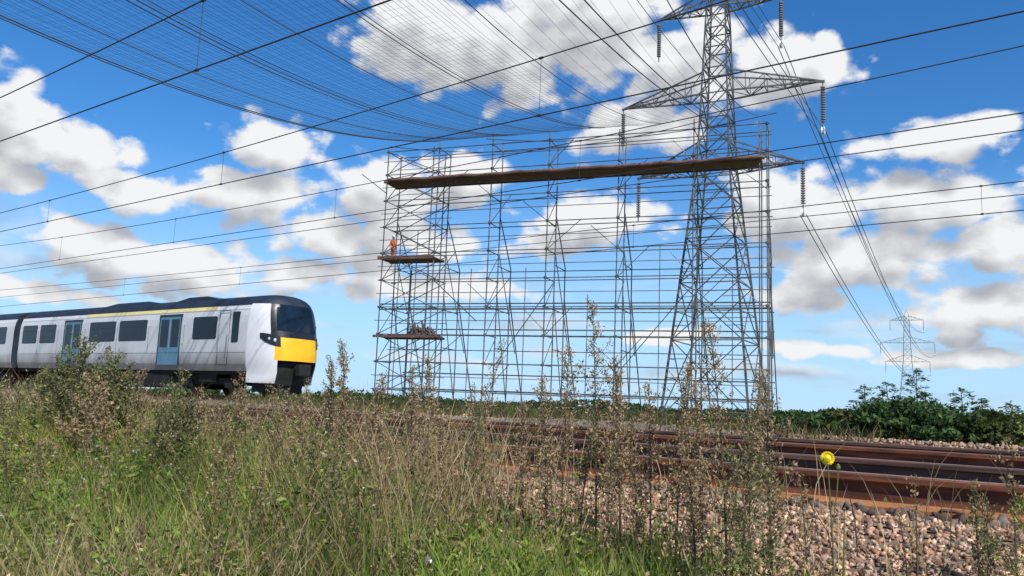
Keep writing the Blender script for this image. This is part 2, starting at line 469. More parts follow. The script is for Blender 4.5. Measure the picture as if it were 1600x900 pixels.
# ------------------------------------------------------------------ train
TZ = 1.45
train = empty('passenger_train', (-25.0, 20.1, TZ))
tag(train, 'pale grey electric passenger train with yellow front and light blue doors', 'train')
TX = -25.0
SEC = [(1.30, 0.93), (1.37, 1.20), (1.40, 1.60), (1.40, 2.75), (1.385, 3.0), (1.34, 3.25), (1.26, 3.45), (1.12, 3.62), (0.88, 3.76), (0.5, 3.86), (0.0, 3.89)]
def wid(z):
    zs = [p[1] for p in SEC]; ws = [p[0] for p in SEC]
    return float(np.interp(z, zs, ws))
def car(x0, x1):
    full = SEC + [(-w, z) for w, z in SEC[-2::-1]]
    n = len(full)
    for nm, lo, hi, mm in (('body', 0, 6, 'body'), ('roof', 6, n - 7, 'roof'), ('body', n - 7, n - 1, 'body')):
        mb = MB()
        pr = full[lo:hi + 1]
        xs = np.linspace(x0, x1, 12)
        vs = [(x, w, z) for x in xs for w, z in pr]
        k = len(pr)
        fs = [(i * k + j, (i + 1) * k + j, (i + 1) * k + j + 1, i * k + j + 1) for i in range(len(xs) - 1) for j in range(k - 1)]
        mb.add(vs, fs)
        if nm == 'roof':
            for xe in (x0, x1): mb.add([(xe, w, z) for w, z in full], [tuple(range(n))])
            # gutter lip
            for s_ in (-1, 1): mb.tube([(x0, s_ * 1.275, 3.44), (x1, s_ * 1.275, 3.44)], 0.022, 5)
        yield mb, nm, mm
def rrect(x0, x1, z0, z1, r, y0, y1):
    """rounded rectangle slab in the x-z plane, between y0 (outer, lower y) and y1"""
    pts = []
    for cx, cz, a0 in ((x1 - r, z1 - r, 0), (x0 + r, z1 - r, 90), (x0 + r, z0 + r, 180), (x1 - r, z0 + r, 270)):
        for k in range(4):
            a = math.radians(a0 + k * 30); pts.append((cx + r * math.cos(a), cz + r * math.sin(a)))
    n = len(pts)
    vs = [(p[0], y0, p[1]) for p in pts] + [(p[0], y1, p[1]) for p in pts]
    fs = [tuple(range(n)), tuple(range(n, 2 * n))[::-1]] + [(i, i + n, (i + 1) % n + n, (i + 1) % n) for i in range(n)]
    return vs, fs
def ring(x0, x1, z0, z1, t, y0, y1):
    mb = MB()
    mb.box(x0 - t, x1 + t, y0, y1, z1, z1 + t); mb.box(x0 - t, x1 + t, y0, y1, z0 - t, z0)
    mb.box(x0 - t, x0, y0, y1, z0, z1); mb.box(x1, x1 + t, y0, y1, z0, z1)
    return mb
def window(x0, x1, z0=2.14, z1=3.02):
    for s in (-1, 1):
        w = MB(); v, f = rrect(x0, x1, z0, z1, 0.09, s * 1.408, s * 1.34); w.add(v, f)
        fr = w.build('window', MT['frame'], train)
        g = MB(); v, f = rrect(x0 + .035, x1 - .035, z0 + .035, z1 - .035, 0.07, s * 1.414, s * 1.35); g.add(v, f)
        g.build('pane', MT['glass'], fr)
        q = MB(); q.box(x0 + .05, x1 - .05, min(s * 1.418, s * 1.40), max(s * 1.418, s * 1.40), z1 - .30, z1 - .285)
        q.build('window_bar', MT['frame'], fr)
def door(x0, x1, z0=1.14, z1=3.18):
    for s in (-1, 1):
        fr = MB()
        def bx(a, b, c, d, y): fr.box(a, b, min(s * y, s * 1.25), max(s * y, s * 1.25), c, d)
        bx(x0, x1, z1 - .09, z1, 1.410); bx(x0, x0 + .06, z0, z1 - .09, 1.410); bx(x1 - .06, x1, z0, z1 - .09, 1.410)
        d = fr.build('door', MT['frame'], train)
        xm = (x0 + x1) / 2
        for a, b in ((x0 + .06, xm - .012), (xm + .012, x1 - .06)):
            lf = MB(); lf.box(a, b, min(s * 1.404, s * 1.30), max(s * 1.404, s * 1.30), z0, z1 - .09)
            lf.build('door_leaf', MT['door'], d)
            gl = MB(); v, f = rrect(a + .09, b - .09, 1.85, 2.98, .06, s * 1.409, s * 1.36); gl.add(v, f)
            gl.build('door_window', MT['glass'], d)
        bt = MB(); bt.lathe([(0.045, -s * 0.0), (0.045, s * 0.012)], (x1 + .14, s * 1.402, 2.0), 10, 'y')
        bt.build('door_button', MT['stripe'], d)
def bogie(xc):
    b = MB()
    for s in (-1, 1):
        b.box(xc - 1.7, xc + 1.7, s * .98 - .07, s * .98 + .07, .42, .66)
        b.box(xc - .55, xc + .55, s * 1.05 - .12, s * 1.05 + .12, .5, .85)
        for ax in (-1.3, 1.3): b.box(xc + ax - .2, xc + ax + .2, s * 1.0 - .13, s * 1.0 + .13, .3, .58)
    b.box(xc - .4, xc + .4, -.95, .95, .5, .8)
    o = b.build('bogie', MT['under'], train)
    for ax in (-1.3, 1.3):
        for s in (-1, 1):
            w = MB(); w.lathe([(.44, -.065), (.44, -.04), (.41, -.03), (.41, .065), (.12, .07), (.12, .12)], (xc + ax, s * .75, .42), 20, 'y')
            w.build('wheel', MT['clip'], o)
L1 = (-45.05 - TX, -26.25 - TX)
L2 = (-65.9 - TX, -45.75 - TX)
L3 = (-86.8 - TX, -66.6 - TX)
for c0, c1 in (L1, L2, L3):
    for mb, nm, mm in car(c0, c1): mb.build(nm, MT[mm], train, smooth=False)
    u = MB()
    u.box(c0 + .1, c1 - .1, -1.2, 1.2, .80, .935)
    u.box(c0 + 4.8, c1 - 4.4, -1.1, 1.1, .22, .80); u.box(c0 + 5.2, c0 + 8.6, -1.25, -1.1, .30, .80); u.box(c1 - 8.6, c1 - 5.2, -1.24, -1.1, .28, .80); u.box(c0 + 9.0, c0 + 12.4, -1.22, 1.22, .36, .80); u.box(c0 + 5.4, c0 + 8.2, .3, 1.25, .32, .80)
    u.build('underframe', MT['under'], train)
    bogie(c0 + 3.0); bogie(c1 - 2.6)
g = MB()
for a, b in ((L2[1], L1[0]), (L3[1], L2[0])):
    g = MB()
    for k in range(6):
        xa = a + (b - a) * k / 6; xb = a + (b - a) * (k + .8) / 6
        g.box(xa, xb + .02, -1.12 + .03 * (k % 2), 1.12 - .03 * (k % 2), .98 + .02 * (k % 2), 3.5)
    g.build('gangway_bellows', MT['seal'], train)['kind'] = 'stuff'
for a, b in ((-44.71, -43.16), (-42.82, -41.23), (-37.97, -35.72), (-35.39, -33.17), (-29.78, -28.19)): window(a - TX, b - TX)
for a, b in ((-40.4, -38.75), (-32.23, -30.6)): door(a - TX, b - TX)
for k in (0, 1):
    off = (L2[1] - L1[0]) - k * 20.85 - 0.0
    x_end = (L2[1], L3[1])[k]
    for a, b in ((-2.1, -0.85), (-3.9, -2.4), (-9.6, -7.2), (-12.3, -9.95), (-18.9, -17.2)): window(x_end + a, x_end + b)
    for a, b in ((-6.6, -4.95), (-15.2, -13.55)): door(x_end + a, x_end + b)
# yellow strip under the gutter
for s in (-1, 1):
    st = MB()
    z0, z1 = 3.27, 3.43
    for a, b in ((-38.55 - TX, -28.3 - TX),):
        st.add([(a, s * (wid(z0) + .008), z0), (b, s * (wid(z0) + .008), z0), (b, s * (wid(z1) + .008), z1), (a, s * (wid(z1) + .008), z1),
                (a, s * (wid(z0) - .02), z0), (b, s * (wid(z0) - .02), z0), (b, s * (wid(z1) - .02), z1), (a, s * (wid(z1) - .02), z1)],
               [(0, 1, 2, 3), (7, 6, 5, 4), (0, 4, 5, 1), (1, 5, 6, 2), (2, 6, 7, 3), (3, 7, 4, 0)])
    st.build('roof_stripe', MT['stripe'], train)
    # panel joints, cab door and slit window
    sl_ = MB(); v, f = rrect(-27.20 - TX, -26.78 - TX, 2.0, 3.16, .06, s * 1.412, s * 1.35); sl_.add(v, f)
    sl_.build('cab_side_window', MT['glass'], train)
    cd = ring(-28.02 - TX, -27.38 - TX, 1.16, 3.2, .018, min(s * 1.403, s * 1.39), max(s * 1.403, s * 1.39))
    cdo = cd.build('cab_door', MT['frame'], train)
    hd = MB(); hd.tube([(-27.45 - TX, s * 1.43, 1.5), (-27.45 - TX, s * 1.43, 2.3)], .014, 6); hd.build('handrail', MT['steel'], cdo)
    for za in (1.62, 3.24):
        j = MB(); j.box(L1[0] + .05, L1[1] - .02, min(s * (wid(za) + .004), s * 1.3), max(s * (wid(za) + .004), s * 1.3), za - .006, za + .006); j.build('panel_joint', MT['seal'], train)
    for xx in (-33.0, -38.4, -41.0, -30.4, -35.55, -43.0, -28.1):
        j = MB(); j.box(xx - TX - .008, xx - TX + .008, min(s * 1.4035, s * 1.39), max(s * 1.4035, s * 1.39), 1.62, 2.74); j.build('panel_joint', MT['frame'], train)
# roof pods
rp = MB()
def pod(x0, x1, h, w=0.85, sl=1.0):
    zb = 3.70
    rp.add([(x0, -w - .1, zb), (x1, -w - .1, zb), (x1, w + .1, zb), (x0, w + .1, zb), (x0 + sl, -w, 3.84 + h), (x1 - sl, -w, 3.84 + h), (x1 - sl, w, 3.84 + h), (x0 + sl, w, 3.84 + h)],
           [(4, 5, 6, 7), (0, 1, 5, 4), (1, 2, 6, 5), (2, 3, 7, 6), (3, 0, 4, 7)])
for pa in ((-38.4, -32.6, .06, 1.6), (-32.3, -28.6, .09, 1.2), (-58, -50, .08, 1.0)):
    rp = MB(); pod(pa[0] - TX, pa[1] - TX, pa[2], sl=pa[3]); rp.build('roof_unit', MT['black'], train)

# nose: a shell wrapped round the cab, split into mask, black front, yellow panel, windscreen
Z_L = np.array([.52, .75, .93, 1.15, 1.36, 1.6, 1.85, 2.1, 2.2, 2.45, 2.7, 2.95, 3.2, 3.34, 3.45, 3.58, 3.70, 3.79, 3.85, 3.885])
def fx(z):  # how far the nose reaches in front of the car end
    return float(np.interp(z, [.5, .93, 1.3, 1.7, 2.15, 2.6, 3.0, 3.34, 3.6, 3.75, 3.85, 3.89], [1.30, 1.42, 1.48, 1.47, 1.40, 1.28, 1.17, 1.05, .92, .76, .48, .05]))
def nw(z):
    return wid(max(z, .93)) if z < 3.88 else .3
PH = np.radians(np.array([-90, -80, -70, -62, -55, -48, -42, -34, -24, -12, 0, 12, 24, 34, 42, 48, 55, 62, 70, 80, 90]))
ex = 2 / 3.2
NX = L1[1]
def npt(z, ph, off=0.0):
    w = nw(z); d = fx(z)
    c, s = math.cos(ph), math.sin(ph)
    x = d * abs(c) ** ex; y = w * (abs(s) ** (2 / 3.0)) * (1 if s >= 0 else -1)
    y *= 1 - 0.20 * (x / max(d, .01)) ** 1.2 * min(1.0, d)      # taper in plan
    n = np.array([c, s, 0.25]); n /= np.linalg.norm(n)
    return np.array([NX + x, y, z]) + n * off
def shell(name, m, cond, off=0.0, smooth=True, parent=train, side=0):
    mb = MB(); vid = {}
    def V(i, j):
        if (i, j) not in vid:
            vid[(i, j)] = len(mb.v); mb.v.append(tuple(npt(Z_L[i], PH[j], off)))
        return vid[(i, j)]
    for i in range(len(Z_L) - 1):
        for j in range(len(PH) - 1):
            zc = (Z_L[i] + Z_L[i + 1]) / 2; pc = abs(math.degrees((PH[j] + PH[j + 1]) / 2))
            if side and side * (PH[j] + PH[j + 1]) < 0: continue
            if cond(zc, pc):
                mb.f.append((V(i, j), V(i, j + 1), V(i + 1, j + 1), V(i + 1, j))); mb.mi.append(0)
    return mb.build(name, m, parent, smooth=smooth)
front_edge = lambda z: 55 if z < 3.2 else (55 if z < 3.45 else 0)
is_front = lambda z, p: (z > 2.2 and p < 55 and z < 3.45)
low = lambda z, p: (z < 1.36 and p < 42)
yel = lambda z, p: (1.36 < z < 2.2 and p < 48)
roofc = lambda z, p: z > 3.45
for sgn_ in (-1, 1): shell('nose_mask', MT['mask'], lambda z, p: not is_front(z, p) and not low(z, p) and not yel(z, p) and not roofc(z, p), side=sgn_)
shell('nose_roof', MT['roof'], roofc)
fs_ = shell('windscreen_surround', MT['black'], is_front)
shell('windscreen', MT['glass'], lambda z, p: 2.45 < z < 3.34 and p < 42, 0.008, parent=fs_)
shell('destination_panel', MT['glass'], lambda z, p: 3.34 < z < 3.45 and p < 34, 0.010, parent=fs_)
shell('yellow_front_panel', MT['yellow'], yel)
cw = MB()
for s in (-.25, .45):
    cw.tube([npt(2.3, s, .03), npt(2.75, s + .3, .03)], .013, 5)
cw.build('wiper', MT['frame'], fs_)
shell('front_recess', MT['under'], low, -0.22)
for s in (-1, 1):
    hb = MB()
    angs = [math.radians(a) for a in (36, 46, 56, 66, 74)]
    zt = [2.22, 2.26, 2.30, 2.33, 2.34]; zb = [1.86, 1.88, 1.93, 2.02, 2.16]
    vs = [];
    for a, t_, b_ in zip(angs, zt, zb):
        vs += [npt(b_, s * a, .03), npt(t_, s * a, .03), npt(b_, s * a, -.08), npt(t_, s * a, -.08)]
    fs = []
    for k in range(4):
        o = 4 * k
        fs += [(o, o + 4, o + 5, o + 1), (o + 1, o + 5, o + 7, o + 3), (o + 2, o + 3, o + 7, o + 6), (o, o + 2, o + 6, o + 4)]
    fs += [(0, 1, 3, 2), (16, 18, 19, 17)]
    hb.add(vs, fs)
    ho = hb.build('headlight', MT['black'], train)
    for a, r in ((47, .075), (58, .06)):
        lb = MB(); p = npt(2.08 + (a - 47) * .004, s * math.radians(a), .03)
        lb.lathe([(r * .5, -.05), (r, 0), (r * .9, .018), (r * .4, .03)], p, 10, 'x')
        lb.build('lens', MT['lamp'], ho)
cp = MB()
cp.box(NX + .3, NX + 1.55, -.16, .16, .92, 1.2); cp.box(NX + 1.5, NX + 1.72, -.26, .26, .84, 1.26)
cp.build('coupler', MT['under'], train)
ob = MB()
ob.add([(NX + .5, -.85, .18), (NX + .95, -.5, .18), (NX + .95, .5, .18), (NX + .5, .85, .18), (NX + .5, -.9, .75), (NX + 1.05, -.55, .75), (NX + 1.05, .55, .75), (NX + .5, .9, .75), (NX - .2, -.85, .2), (NX - .2, .85, .2), (NX - .2, -.9, .75), (NX - .2, .9, .75)],
       [(0, 1, 5, 4), (1, 2, 6, 5), (2, 3, 7, 6), (8, 0, 4, 10), (3, 9, 11, 7), (8, 9, 3, 2, 1, 0), (4, 5, 6, 7, 11, 10)])
ob.build('obstacle_deflector', MT['under'], train)

# ------------------------------------------------------------------ wires over the tracks
def overhead(yc, zc, zm, drops, label, rw=0.0088, extra=None):
    """contact wire at zc, messenger wire with height zm(x), droppers at the x values"""
    t = empty('overhead_line', (0, yc, 0))
    tag(t, label, 'overhead wire', 'electric wires over the tracks')
    xs = np.concatenate([np.arange(-150, -30, 6.0), np.arange(-30, 26, 1.5)])
    m = MB(); m.tube([(x, 0, zc(x)) for x in xs], rw, 6); m.build('contact_wire', MT['wire'], t)
    m = MB(); m.tube([(x, 0, zm(x)) for x in xs], rw, 6); m.build('messenger_wire', MT['wire'], t)
    for x in drops:
        m = MB(); m.tube([(x, 0, zc(x)), (x, 0, zm(x))], rw * .4, 5)
        m.tube([(x - .03, 0, zc(x)), (x + .03, 0, zc(x))], rw * 2.0, 6); m.tube([(x - .03, 0, zm(x)), (x + .03, 0, zm(x))], rw * 2.0, 6)
        m.build('dropper', MT['wire'], t)
    if extra:
        m = MB(); m.tube([(x, 0.25, extra(x)) for x in xs], rw * .9, 6); m.build('feeder_wire', MT['wire'], t)
    return t
overhead(5.05, lambda x: 5.235 + .002 * (x + 8), lambda x: 5.88 + .0011 * (x + 22) ** 2 * (abs(x + 22) < 60) + (.0011 * 3600 if abs(x + 22) >= 60 else 0), (-22.0, -15.2, -8.45, -1.7),
         'nearest overhead wires, highest across the top left of the sky')
overhead(8.45, lambda x: 5.29 + .003 * (x + 12), lambda x: 5.74 + .0011 * (x + 24) ** 2 * (abs(x + 24) < 60) + (.0011 * 3600 if abs(x + 24) >= 60 else 0), (-26.4, -19.65, -13.0, -6.04, 0.8),
         'overhead wires with a hanging dropper crossing in front of the pylon', .0085)
overhead(13.0, lambda x: 5.84 + .002 * (x + 10), lambda x: 6.50 + .0009 * (x + 20) ** 2 * (abs(x + 20) < 60) + (.0009 * 3600 if abs(x + 20) >= 60 else 0), (-29, -22.1, -15.2, -8.3),
         'thin overhead wires of the third track, crossing just above the train roof line', .009, lambda x: 5.69)
overhead(20.1, lambda x: 6.05 + .004 * (x + 4), lambda x: 6.62 + .0002 * (x + 20) ** 2, (-38, -29, -20, -11, -2.5),
         'lowest thin overhead wires, running directly above the grey train', .011, lambda x: 6.46)

# ------------------------------------------------------------------ pylons
PB = at_depth(1118, 650, 58); PB = np.array([PB[0], PB[1], 1.15])   # leg feet run 3 m further down, to the field
QB = at_depth(1420, 640, 245); QB = np.array([QB[0], QB[1], 1.15])
LD = (QB - PB)[:2]; LD = LD / np.linalg.norm(LD)              # direction of the line, away from the camera
PHI = math.atan2(-LD[0], LD[1])                                # rotation taking +y to the line direction
ARMS = [(17.55, 19.5, 5.9), (23.15, 24.8, 7.25), (29.85, 31.2, 4.5)]   # tip z, upper chord root z, half length
def half(z):
    return float(np.interp(z, [-3.2, 0, 18.2, 31.0, 33.0], [3.28, 2.95, 1.12, 0.64, 0.10]))
INS = 3.3
def make_pylon(base, thick=1.0):
    p = empty('electricity_pylon', tuple(base), PHI)
    corner = lambda z, a, b: np.array([a * half(z), b * half(z), z])
    for a, b in ((-1, -1), (1, -1), (1, 1), (-1, 1)):
        m = MB(); m.tube([corner(z, a, b) for z in (-3.2, 9, 18.2, 31.0, 33.0)], .105 * thick, 4, .055 * thick); m.build('leg', MT['tower'], p)
    lev = [-3.2, 0, 5.2, 9.2, 12.4, 15.2, 17.55, 19.5, 21.3, 23.15, 25.1, 26.7, 28.2, 29.85, 31.0]
    for i, (z0, z1) in enumerate(zip(lev[:-1], lev[1:])):
        cs = [(-1, -1), (1, -1), (1, 1), (-1, 1)]
        h = MB()
        for k in range(4):
            h.tube([corner(z1, *cs[k]), corner(z1, *cs[(k + 1) % 4])], .05 * thick, 4)
        h.build('horizontal_frame', MT['tower'], p)
        for k in range(4):
            A, B = cs[k], cs[(k + 1) % 4]
            m = MB()
            m.tube([corner(z0, *A), corner(z1, *B)], .045 * thick, 4); m.tube([corner(z0, *B), corner(z1, *A)], .045 * thick, 4)
            if i < 6:    # secondary members in the wide lower panels
                zm = (z0 + z1) / 2
                mid = (corner(z0, *A) + corner(z1, *B) + corner(z0, *B) + corner(z1, *A)) / 4
                for S in (A, B):
                    m.tube([corner(z0 + (z1 - z0) * .5, *S), mid], .035 * thick, 4)
                    q = (corner(z0, *S) + mid) / 2
                    m.tube([corner(z0 + (z1 - z0) * .25, *S), q], .03 * thick, 4)
                    q = (corner(z1, *S) + mid) / 2
                    m.tube([corner(z0 + (z1 - z0) * .75, *S), q], .03 * thick, 4)
            m.build('cross_brace', MT['tower'], p)
    for tz, rz_, L in ARMS:
        for s in (-1, 1):
            tip = np.array([s * L, 0, tz + .05])
            m = MB()
            lo = [np.array([s * half(tz), b * half(tz), tz]) for b in (-1, 1)]
            up = [np.array([s * half(rz_), b * half(rz_), rz_]) for b in (-1, 1)]
            for q in lo: m.tube([q, tip], .075 * thick, 4)
            for q in up: m.tube([q, tip], .065 * thick, 4)
            nb = 5
            for k in range(nb):
                t0, t1 = k / nb, (k + 1) / nb
                P0 = [q + (tip - q) * t0 for q in lo]; P1 = [q + (tip - q) * t1 for q in lo]
                U0 = [q + (tip - q) * t0 for q in up]; U1 = [q + (tip - q) * t1 for q in up]
                if k < nb - 1:
                    m.tube([P1[0], P1[1]], .035 * thick, 4); m.tube([P0[k % 2], P1[1 - k % 2]], .035 * thick, 4)
                    for b in (0, 1):
                        m.tube([P1[b], U1[b]], .035 * thick, 4); m.tube([P0[b], U1[b]] if k % 2 else [U0[b], P1[b]], .035 * thick, 4)
            m.tube([tip + np.array([-s * .25, 0, 0]), tip + np.array([s * .12, 0, -.05])], .11 * thick, 4)
            arm = m.build('crossarm', MT['tower'], p)
            ins = MB()
            n = 15; prof = []
            for k in range(n):
                z = tz - .35 - (INS - .7) * k / n
                prof += [(.05, z), (.16 * thick, z - .03), (.16 * thick, z - .10), (.05, z - .10)]
            ins.lathe([(r, z) for r, z in prof][::-1], (s * L, 0, 0), 8)
            ins.tube([(s * L, 0, tz), (s * L, 0, tz - .4)], .04, 5); ins.tube([(s * L, 0, tz - INS + .35), (s * L, 0, tz - INS)], .05, 5)
            ins.build('insulator', MT['insulator'], arm)
            if s > 0:
                w = MB(); w.lathe([(.10, -.12), (.30, -.09), (.25, 0), (.30, .09), (.10, .12)], (s * L, 0, tz - INS - .2), 14, 'x')
                w.build('running_block', MT['white'], arm)
    return p
pylon = make_pylon(PB)
tag(pylon, 'tall steel lattice pylon rising behind the right end of the scaffold', 'pylon', 'lattice pylons of the power line')
far = make_pylon((QB[0], QB[1], QB[2] - .4), .6)
tag(far, 'small distant lattice pylon on the horizon behind the dark green saplings', 'pylon', 'lattice pylons of the power line')

def l2w(base, a, b, z):
    c, s = math.cos(PHI), math.sin(PHI)
    return np.array([base[0] + a * c - b * s, base[1] + a * s + b * c, base[2] + z])
def sagline(P, Q, sag, n=28):
    t = np.linspace(0, 1, n)[:, None]
    p = P + (Q - P) * t
    p[:, 2] -= 4 * sag * (t * (1 - t))[:, 0]
    return p
def wire_thing(name, label, cat, group, lines, r, m, n=5):
    o0 = np.asarray(lines[0][0])
    mb = MB()
    for L in lines: mb.tube([q - o0 for q in L], r, n)
    o = mb.build(name, m, None, tuple(o0))
    return tag(o, label, cat, group)
for (tz, _, L), w in zip(ARMS, ('lowest', 'middle', 'top')):
    A = l2w(PB, L, 0, tz - INS - .35)
    B = l2w(QB, L, 0, tz - INS - .7)
    off = l2w(np.zeros(3), .2, 0, 0)
    wire_thing('power_cable', f'twin cable from the {w} right pylon arm running down to the distant pylon', 'power cable', 'power cables of the right-hand circuit',
               [sagline(A + off, B + off, 5.5, 40), sagline(A - off, B - off, 5.5, 40)], .032, MT['conductor'])
    if w != 'lowest':
        Cn = A - np.append(LD * 190, -1.0)
        wire_thing('power_cable', f'faint twin cable climbing overhead from the {w} right pylon arm towards the camera', 'power cable', 'power cables of the right-hand circuit',
                   [sagline(A + off, Cn + off, 5.0, 40), sagline(A - off, Cn - off, 5.0, 40)], .022, MT['conductor'])

# ------------------------------------------------------------------ scaffold
S0 = np.array([-44.5, 42.9]); S1 = np.array([-18.2, 50.6])
SD = (S1 - S0); SLEN = np.linalg.norm(SD); SD = SD / SLEN
SROT = math.atan2(SD[1], SD[0])
SZ = 1.05                                                    # feet stand lower, on the field
ST = 20.65 - SZ                                               # height of the standards
scaf = empty('scaffold', (S0[0], S0[1], SZ), SROT)
tag(scaf, 'long tall scaffold screen of grey tubes with one brown boarded deck', 'scaffold')
def s2w(a, b, z): return np.array([S0[0] + a * SD[0] - b * SD[1], S0[1] + a * SD[1] + b * SD[0], SZ + z])
FR = [0.0, 4.25, 8.5, 12.8, 17.8, 22.8, SLEN]
W2 = 2.0
R_T = .045
def pole(name, pts, r=R_T):
    m = MB(); m.tube(pts, r, 6); m.build(name, MT['tube'], scaf)
lifts = [-.8, 1.2, 3.2, 5.2, 7.2, 9.2, 11.2, 13.2, 15.2, 17.2, 19.0]
for i, a in enumerate(FR):
    hgt = ST + random.uniform(-.5, .3)
    for b in (0, W2):
        j = random.uniform(-.06, .06)
        pole('standard', [(a + j, b, -2.7), (a, b, hgt - random.uniform(0, .5))])
    if i in (1, 6):
        for b in (0, W2): pole('standard', [(a - .45, b, -2.7), (a - .45, b, ST - .4)])
    for z in lifts: pole('transom', [(a, -.15, z), (a, W2 + .15, z)], .035)
    for z0, z1 in zip(lifts[:-1], lifts[1:]):
        if random.random() < .55: pole('end_brace', [(a + .05, 0, z0), (a + .05, W2, z1)], .03)
    # buttress behind each frame
    zb = 10.6; rb = 4.6
    pole('standard', [(a, rb, -2.7), (a, rb, zb)])
    pole('raker', [(a, W2, 14.0), (a, rb, zb)]); pole('raker', [(a, rb, 8.3), (a + .3, rb + 4.4, -2.7)])
    pole('raker', [(a, W2, 11.4), (a, rb + 1.6, 4.3)], .035)
    pole('raker', [(a, W2, 8.2), (a + .1, rb + .9, -2.7)], .035)
    for z in (1.2, 4.4, 7.2, 10.4): pole('transom', [(a, W2, z), (a, rb + .1, z)], .035)
for b, zs in ((0, lifts), (W2, [z + .12 for z in lifts])):
    for z in zs:
        pole('ledger', [(-.12 - .25 * random.random(), b, z), (SLEN * .5, b, z - .02), (SLEN + .1 + .15 * random.random(), b, z)], .036)
for z in (1.4, 4.4, 7.3, 10.4): pole('ledger', [(-.2, 4.6, z), (SLEN + .2, 4.6, z)], .036)
for z in (2.2, 6.2, 8.2, 10.2, 12.2, 14.2, 16.2, 18.2): pole('guard_rail', [(-.3, -.06, z), (SLEN + .3, -.06, z)], .026)
for z in (2.6, 6.0): pole('ledger', [(-.2, W2 + 2.6, z), (SLEN + .2, W2 + 2.6, z)], .05)
pole('ledger', [(0, 8.0, .5), (SLEN, 8.0, .5)], .05)
# double girder at mid height
for z in (7.05, 7.45): pole('girder', [(-.2, .3, z), (SLEN + .2, .3, z)], .05)
# cross bracing of the left hand bay and of alternate bays
for z0, z1 in zip(lifts[:-1], lifts[1:]):
    for b in (-.05, W2 + .05):
        pole('cross_brace', [(0, b, z0), (FR[1], b, z1)], .032)
        if b < 0 or z0 > 8: pole('cross_brace', [(FR[1], b, z0), (0, b, z1)], .032)
    pole('guard_rail', [(-.3, W2 + .1, z0 + 1), (FR[1] + .3, W2 + .1, z0 + 1)], .026)
for a in (1.45, 2.85):
    pole('standard', [(a, 0, 0), (a, 0, 12.8)], .035); pole('standard', [(a, W2, 0), (a, W2, 10.6)], .035)
pole('cross_brace', [(FR[1], 0, 9.2), (FR[1] + 2.2, 3.2, 6.5)], .035)
pole('raker', [(-2.2, 0, 17.4), (0, 0, 15.8)], .035)
for k in range(1, 6):
    if k % 2 == 0:
        pole('cross_brace', [(FR[k], W2 + .05, 3.2), (FR[k + 1], W2 + .05, 9.2)], .032)
for k in range(1, 6):
    for q, (z0, z1) in enumerate(zip(lifts[:-1], lifts[1:])):
        if (k + q) % 3 == 0: pole('cross_brace', [(FR[k] + .1, -.05, z0), (FR[k] + random.uniform(1.6, 2.6), -.05, z1)], .026)
        if (k + q) % 4 == 1: pole('cross_brace', [(FR[k + 1] - .1, W2 + .05, z0), (FR[k + 1] - random.uniform(1.6, 2.6), W2 + .05, z1)], .026)
    pole('standard', [((FR[k] + FR[k + 1]) / 2, W2, -2.7), ((FR[k] + FR[k + 1]) / 2, W2, random.uniform(7, 12))], .03)
# the long deck: planks on transoms with toe boards
def deck(x0, x1, z, toe=.32, under=False):
    nb = 5
    n = max(1, int((x1 - x0) / 3.9))
    for i in range(n):
        a, b = x0 + (x1 - x0) * i / n, x0 + (x1 - x0) * (i + 1) / n - .02
        for k in range(nb):
            y0 = -.25 + k * .36
            m = MB(); m.box(a, b, y0, y0 + .345, z + random.uniform(0, .02), z + .09)
            m.build('plank', MT['board'], scaf)
        m = MB(); m.box(a, b, -.31, -.255, z - .06, z + toe); m.build('toe_board', MT['board'], scaf)
        m = MB(); m.box(a, b, 1.57, 1.62, z - .06, z + toe * .8); m.build('toe_board', MT['board'], scaf)
ZD = (at_depth(605, 283, 60.5)[2] - SZ) - .05
deck(-.1, SLEN - .3, ZD, .20)
deck(-.25, FR[1] + .1, 10.75, .2)
deck(-.25, FR[1] + .45, 5.0, .12)
for i, a in enumerate(FR):
    cm_ = MB()
    for z in lifts: cm_.box(a - .09, a + .09, -.09, .09, z - .08, z + .08)
    cm_.build('coupler_row', MT['tube'], scaf)['kind'] = 'stuff'
# long roll of brown netting lashed along the front of the deck
m = MB()
xs = np.linspace(.4, SLEN - .1, 90)
m.tube([(x, -.52, ZD + .06 + .025 * math.sin(x * 1.3) + .02 * math.sin(x * 3.1)) for x in xs], .14, 9)
m.build('rolled_sheet', MT['board'], scaf, smooth=True)
# heap of brown netting on the low deck
m = MB()
for k in range(26):
    px, py = random.uniform(2.0, 4.2), random.uniform(.2, 1.6)
    h = 1.35 * math.exp(-((px - 3.2) / .8) ** 2)
    m.tube([(px, py, 5.1), (px + random.uniform(-.3, .3), py, 5.1 + h * random.uniform(.5, 1)), (px + random.uniform(-.5, .5), py + .2, 5.1)], random.uniform(.05, .12), 5)
o = m.build('netting_heap', MT['board'], None, tuple(s2w(0, 0, 0)))
o.rotation_euler = (0, 0, SROT)
tag(o, 'tangled brown heap lying on the lowest boarded scaffold deck', 'netting')

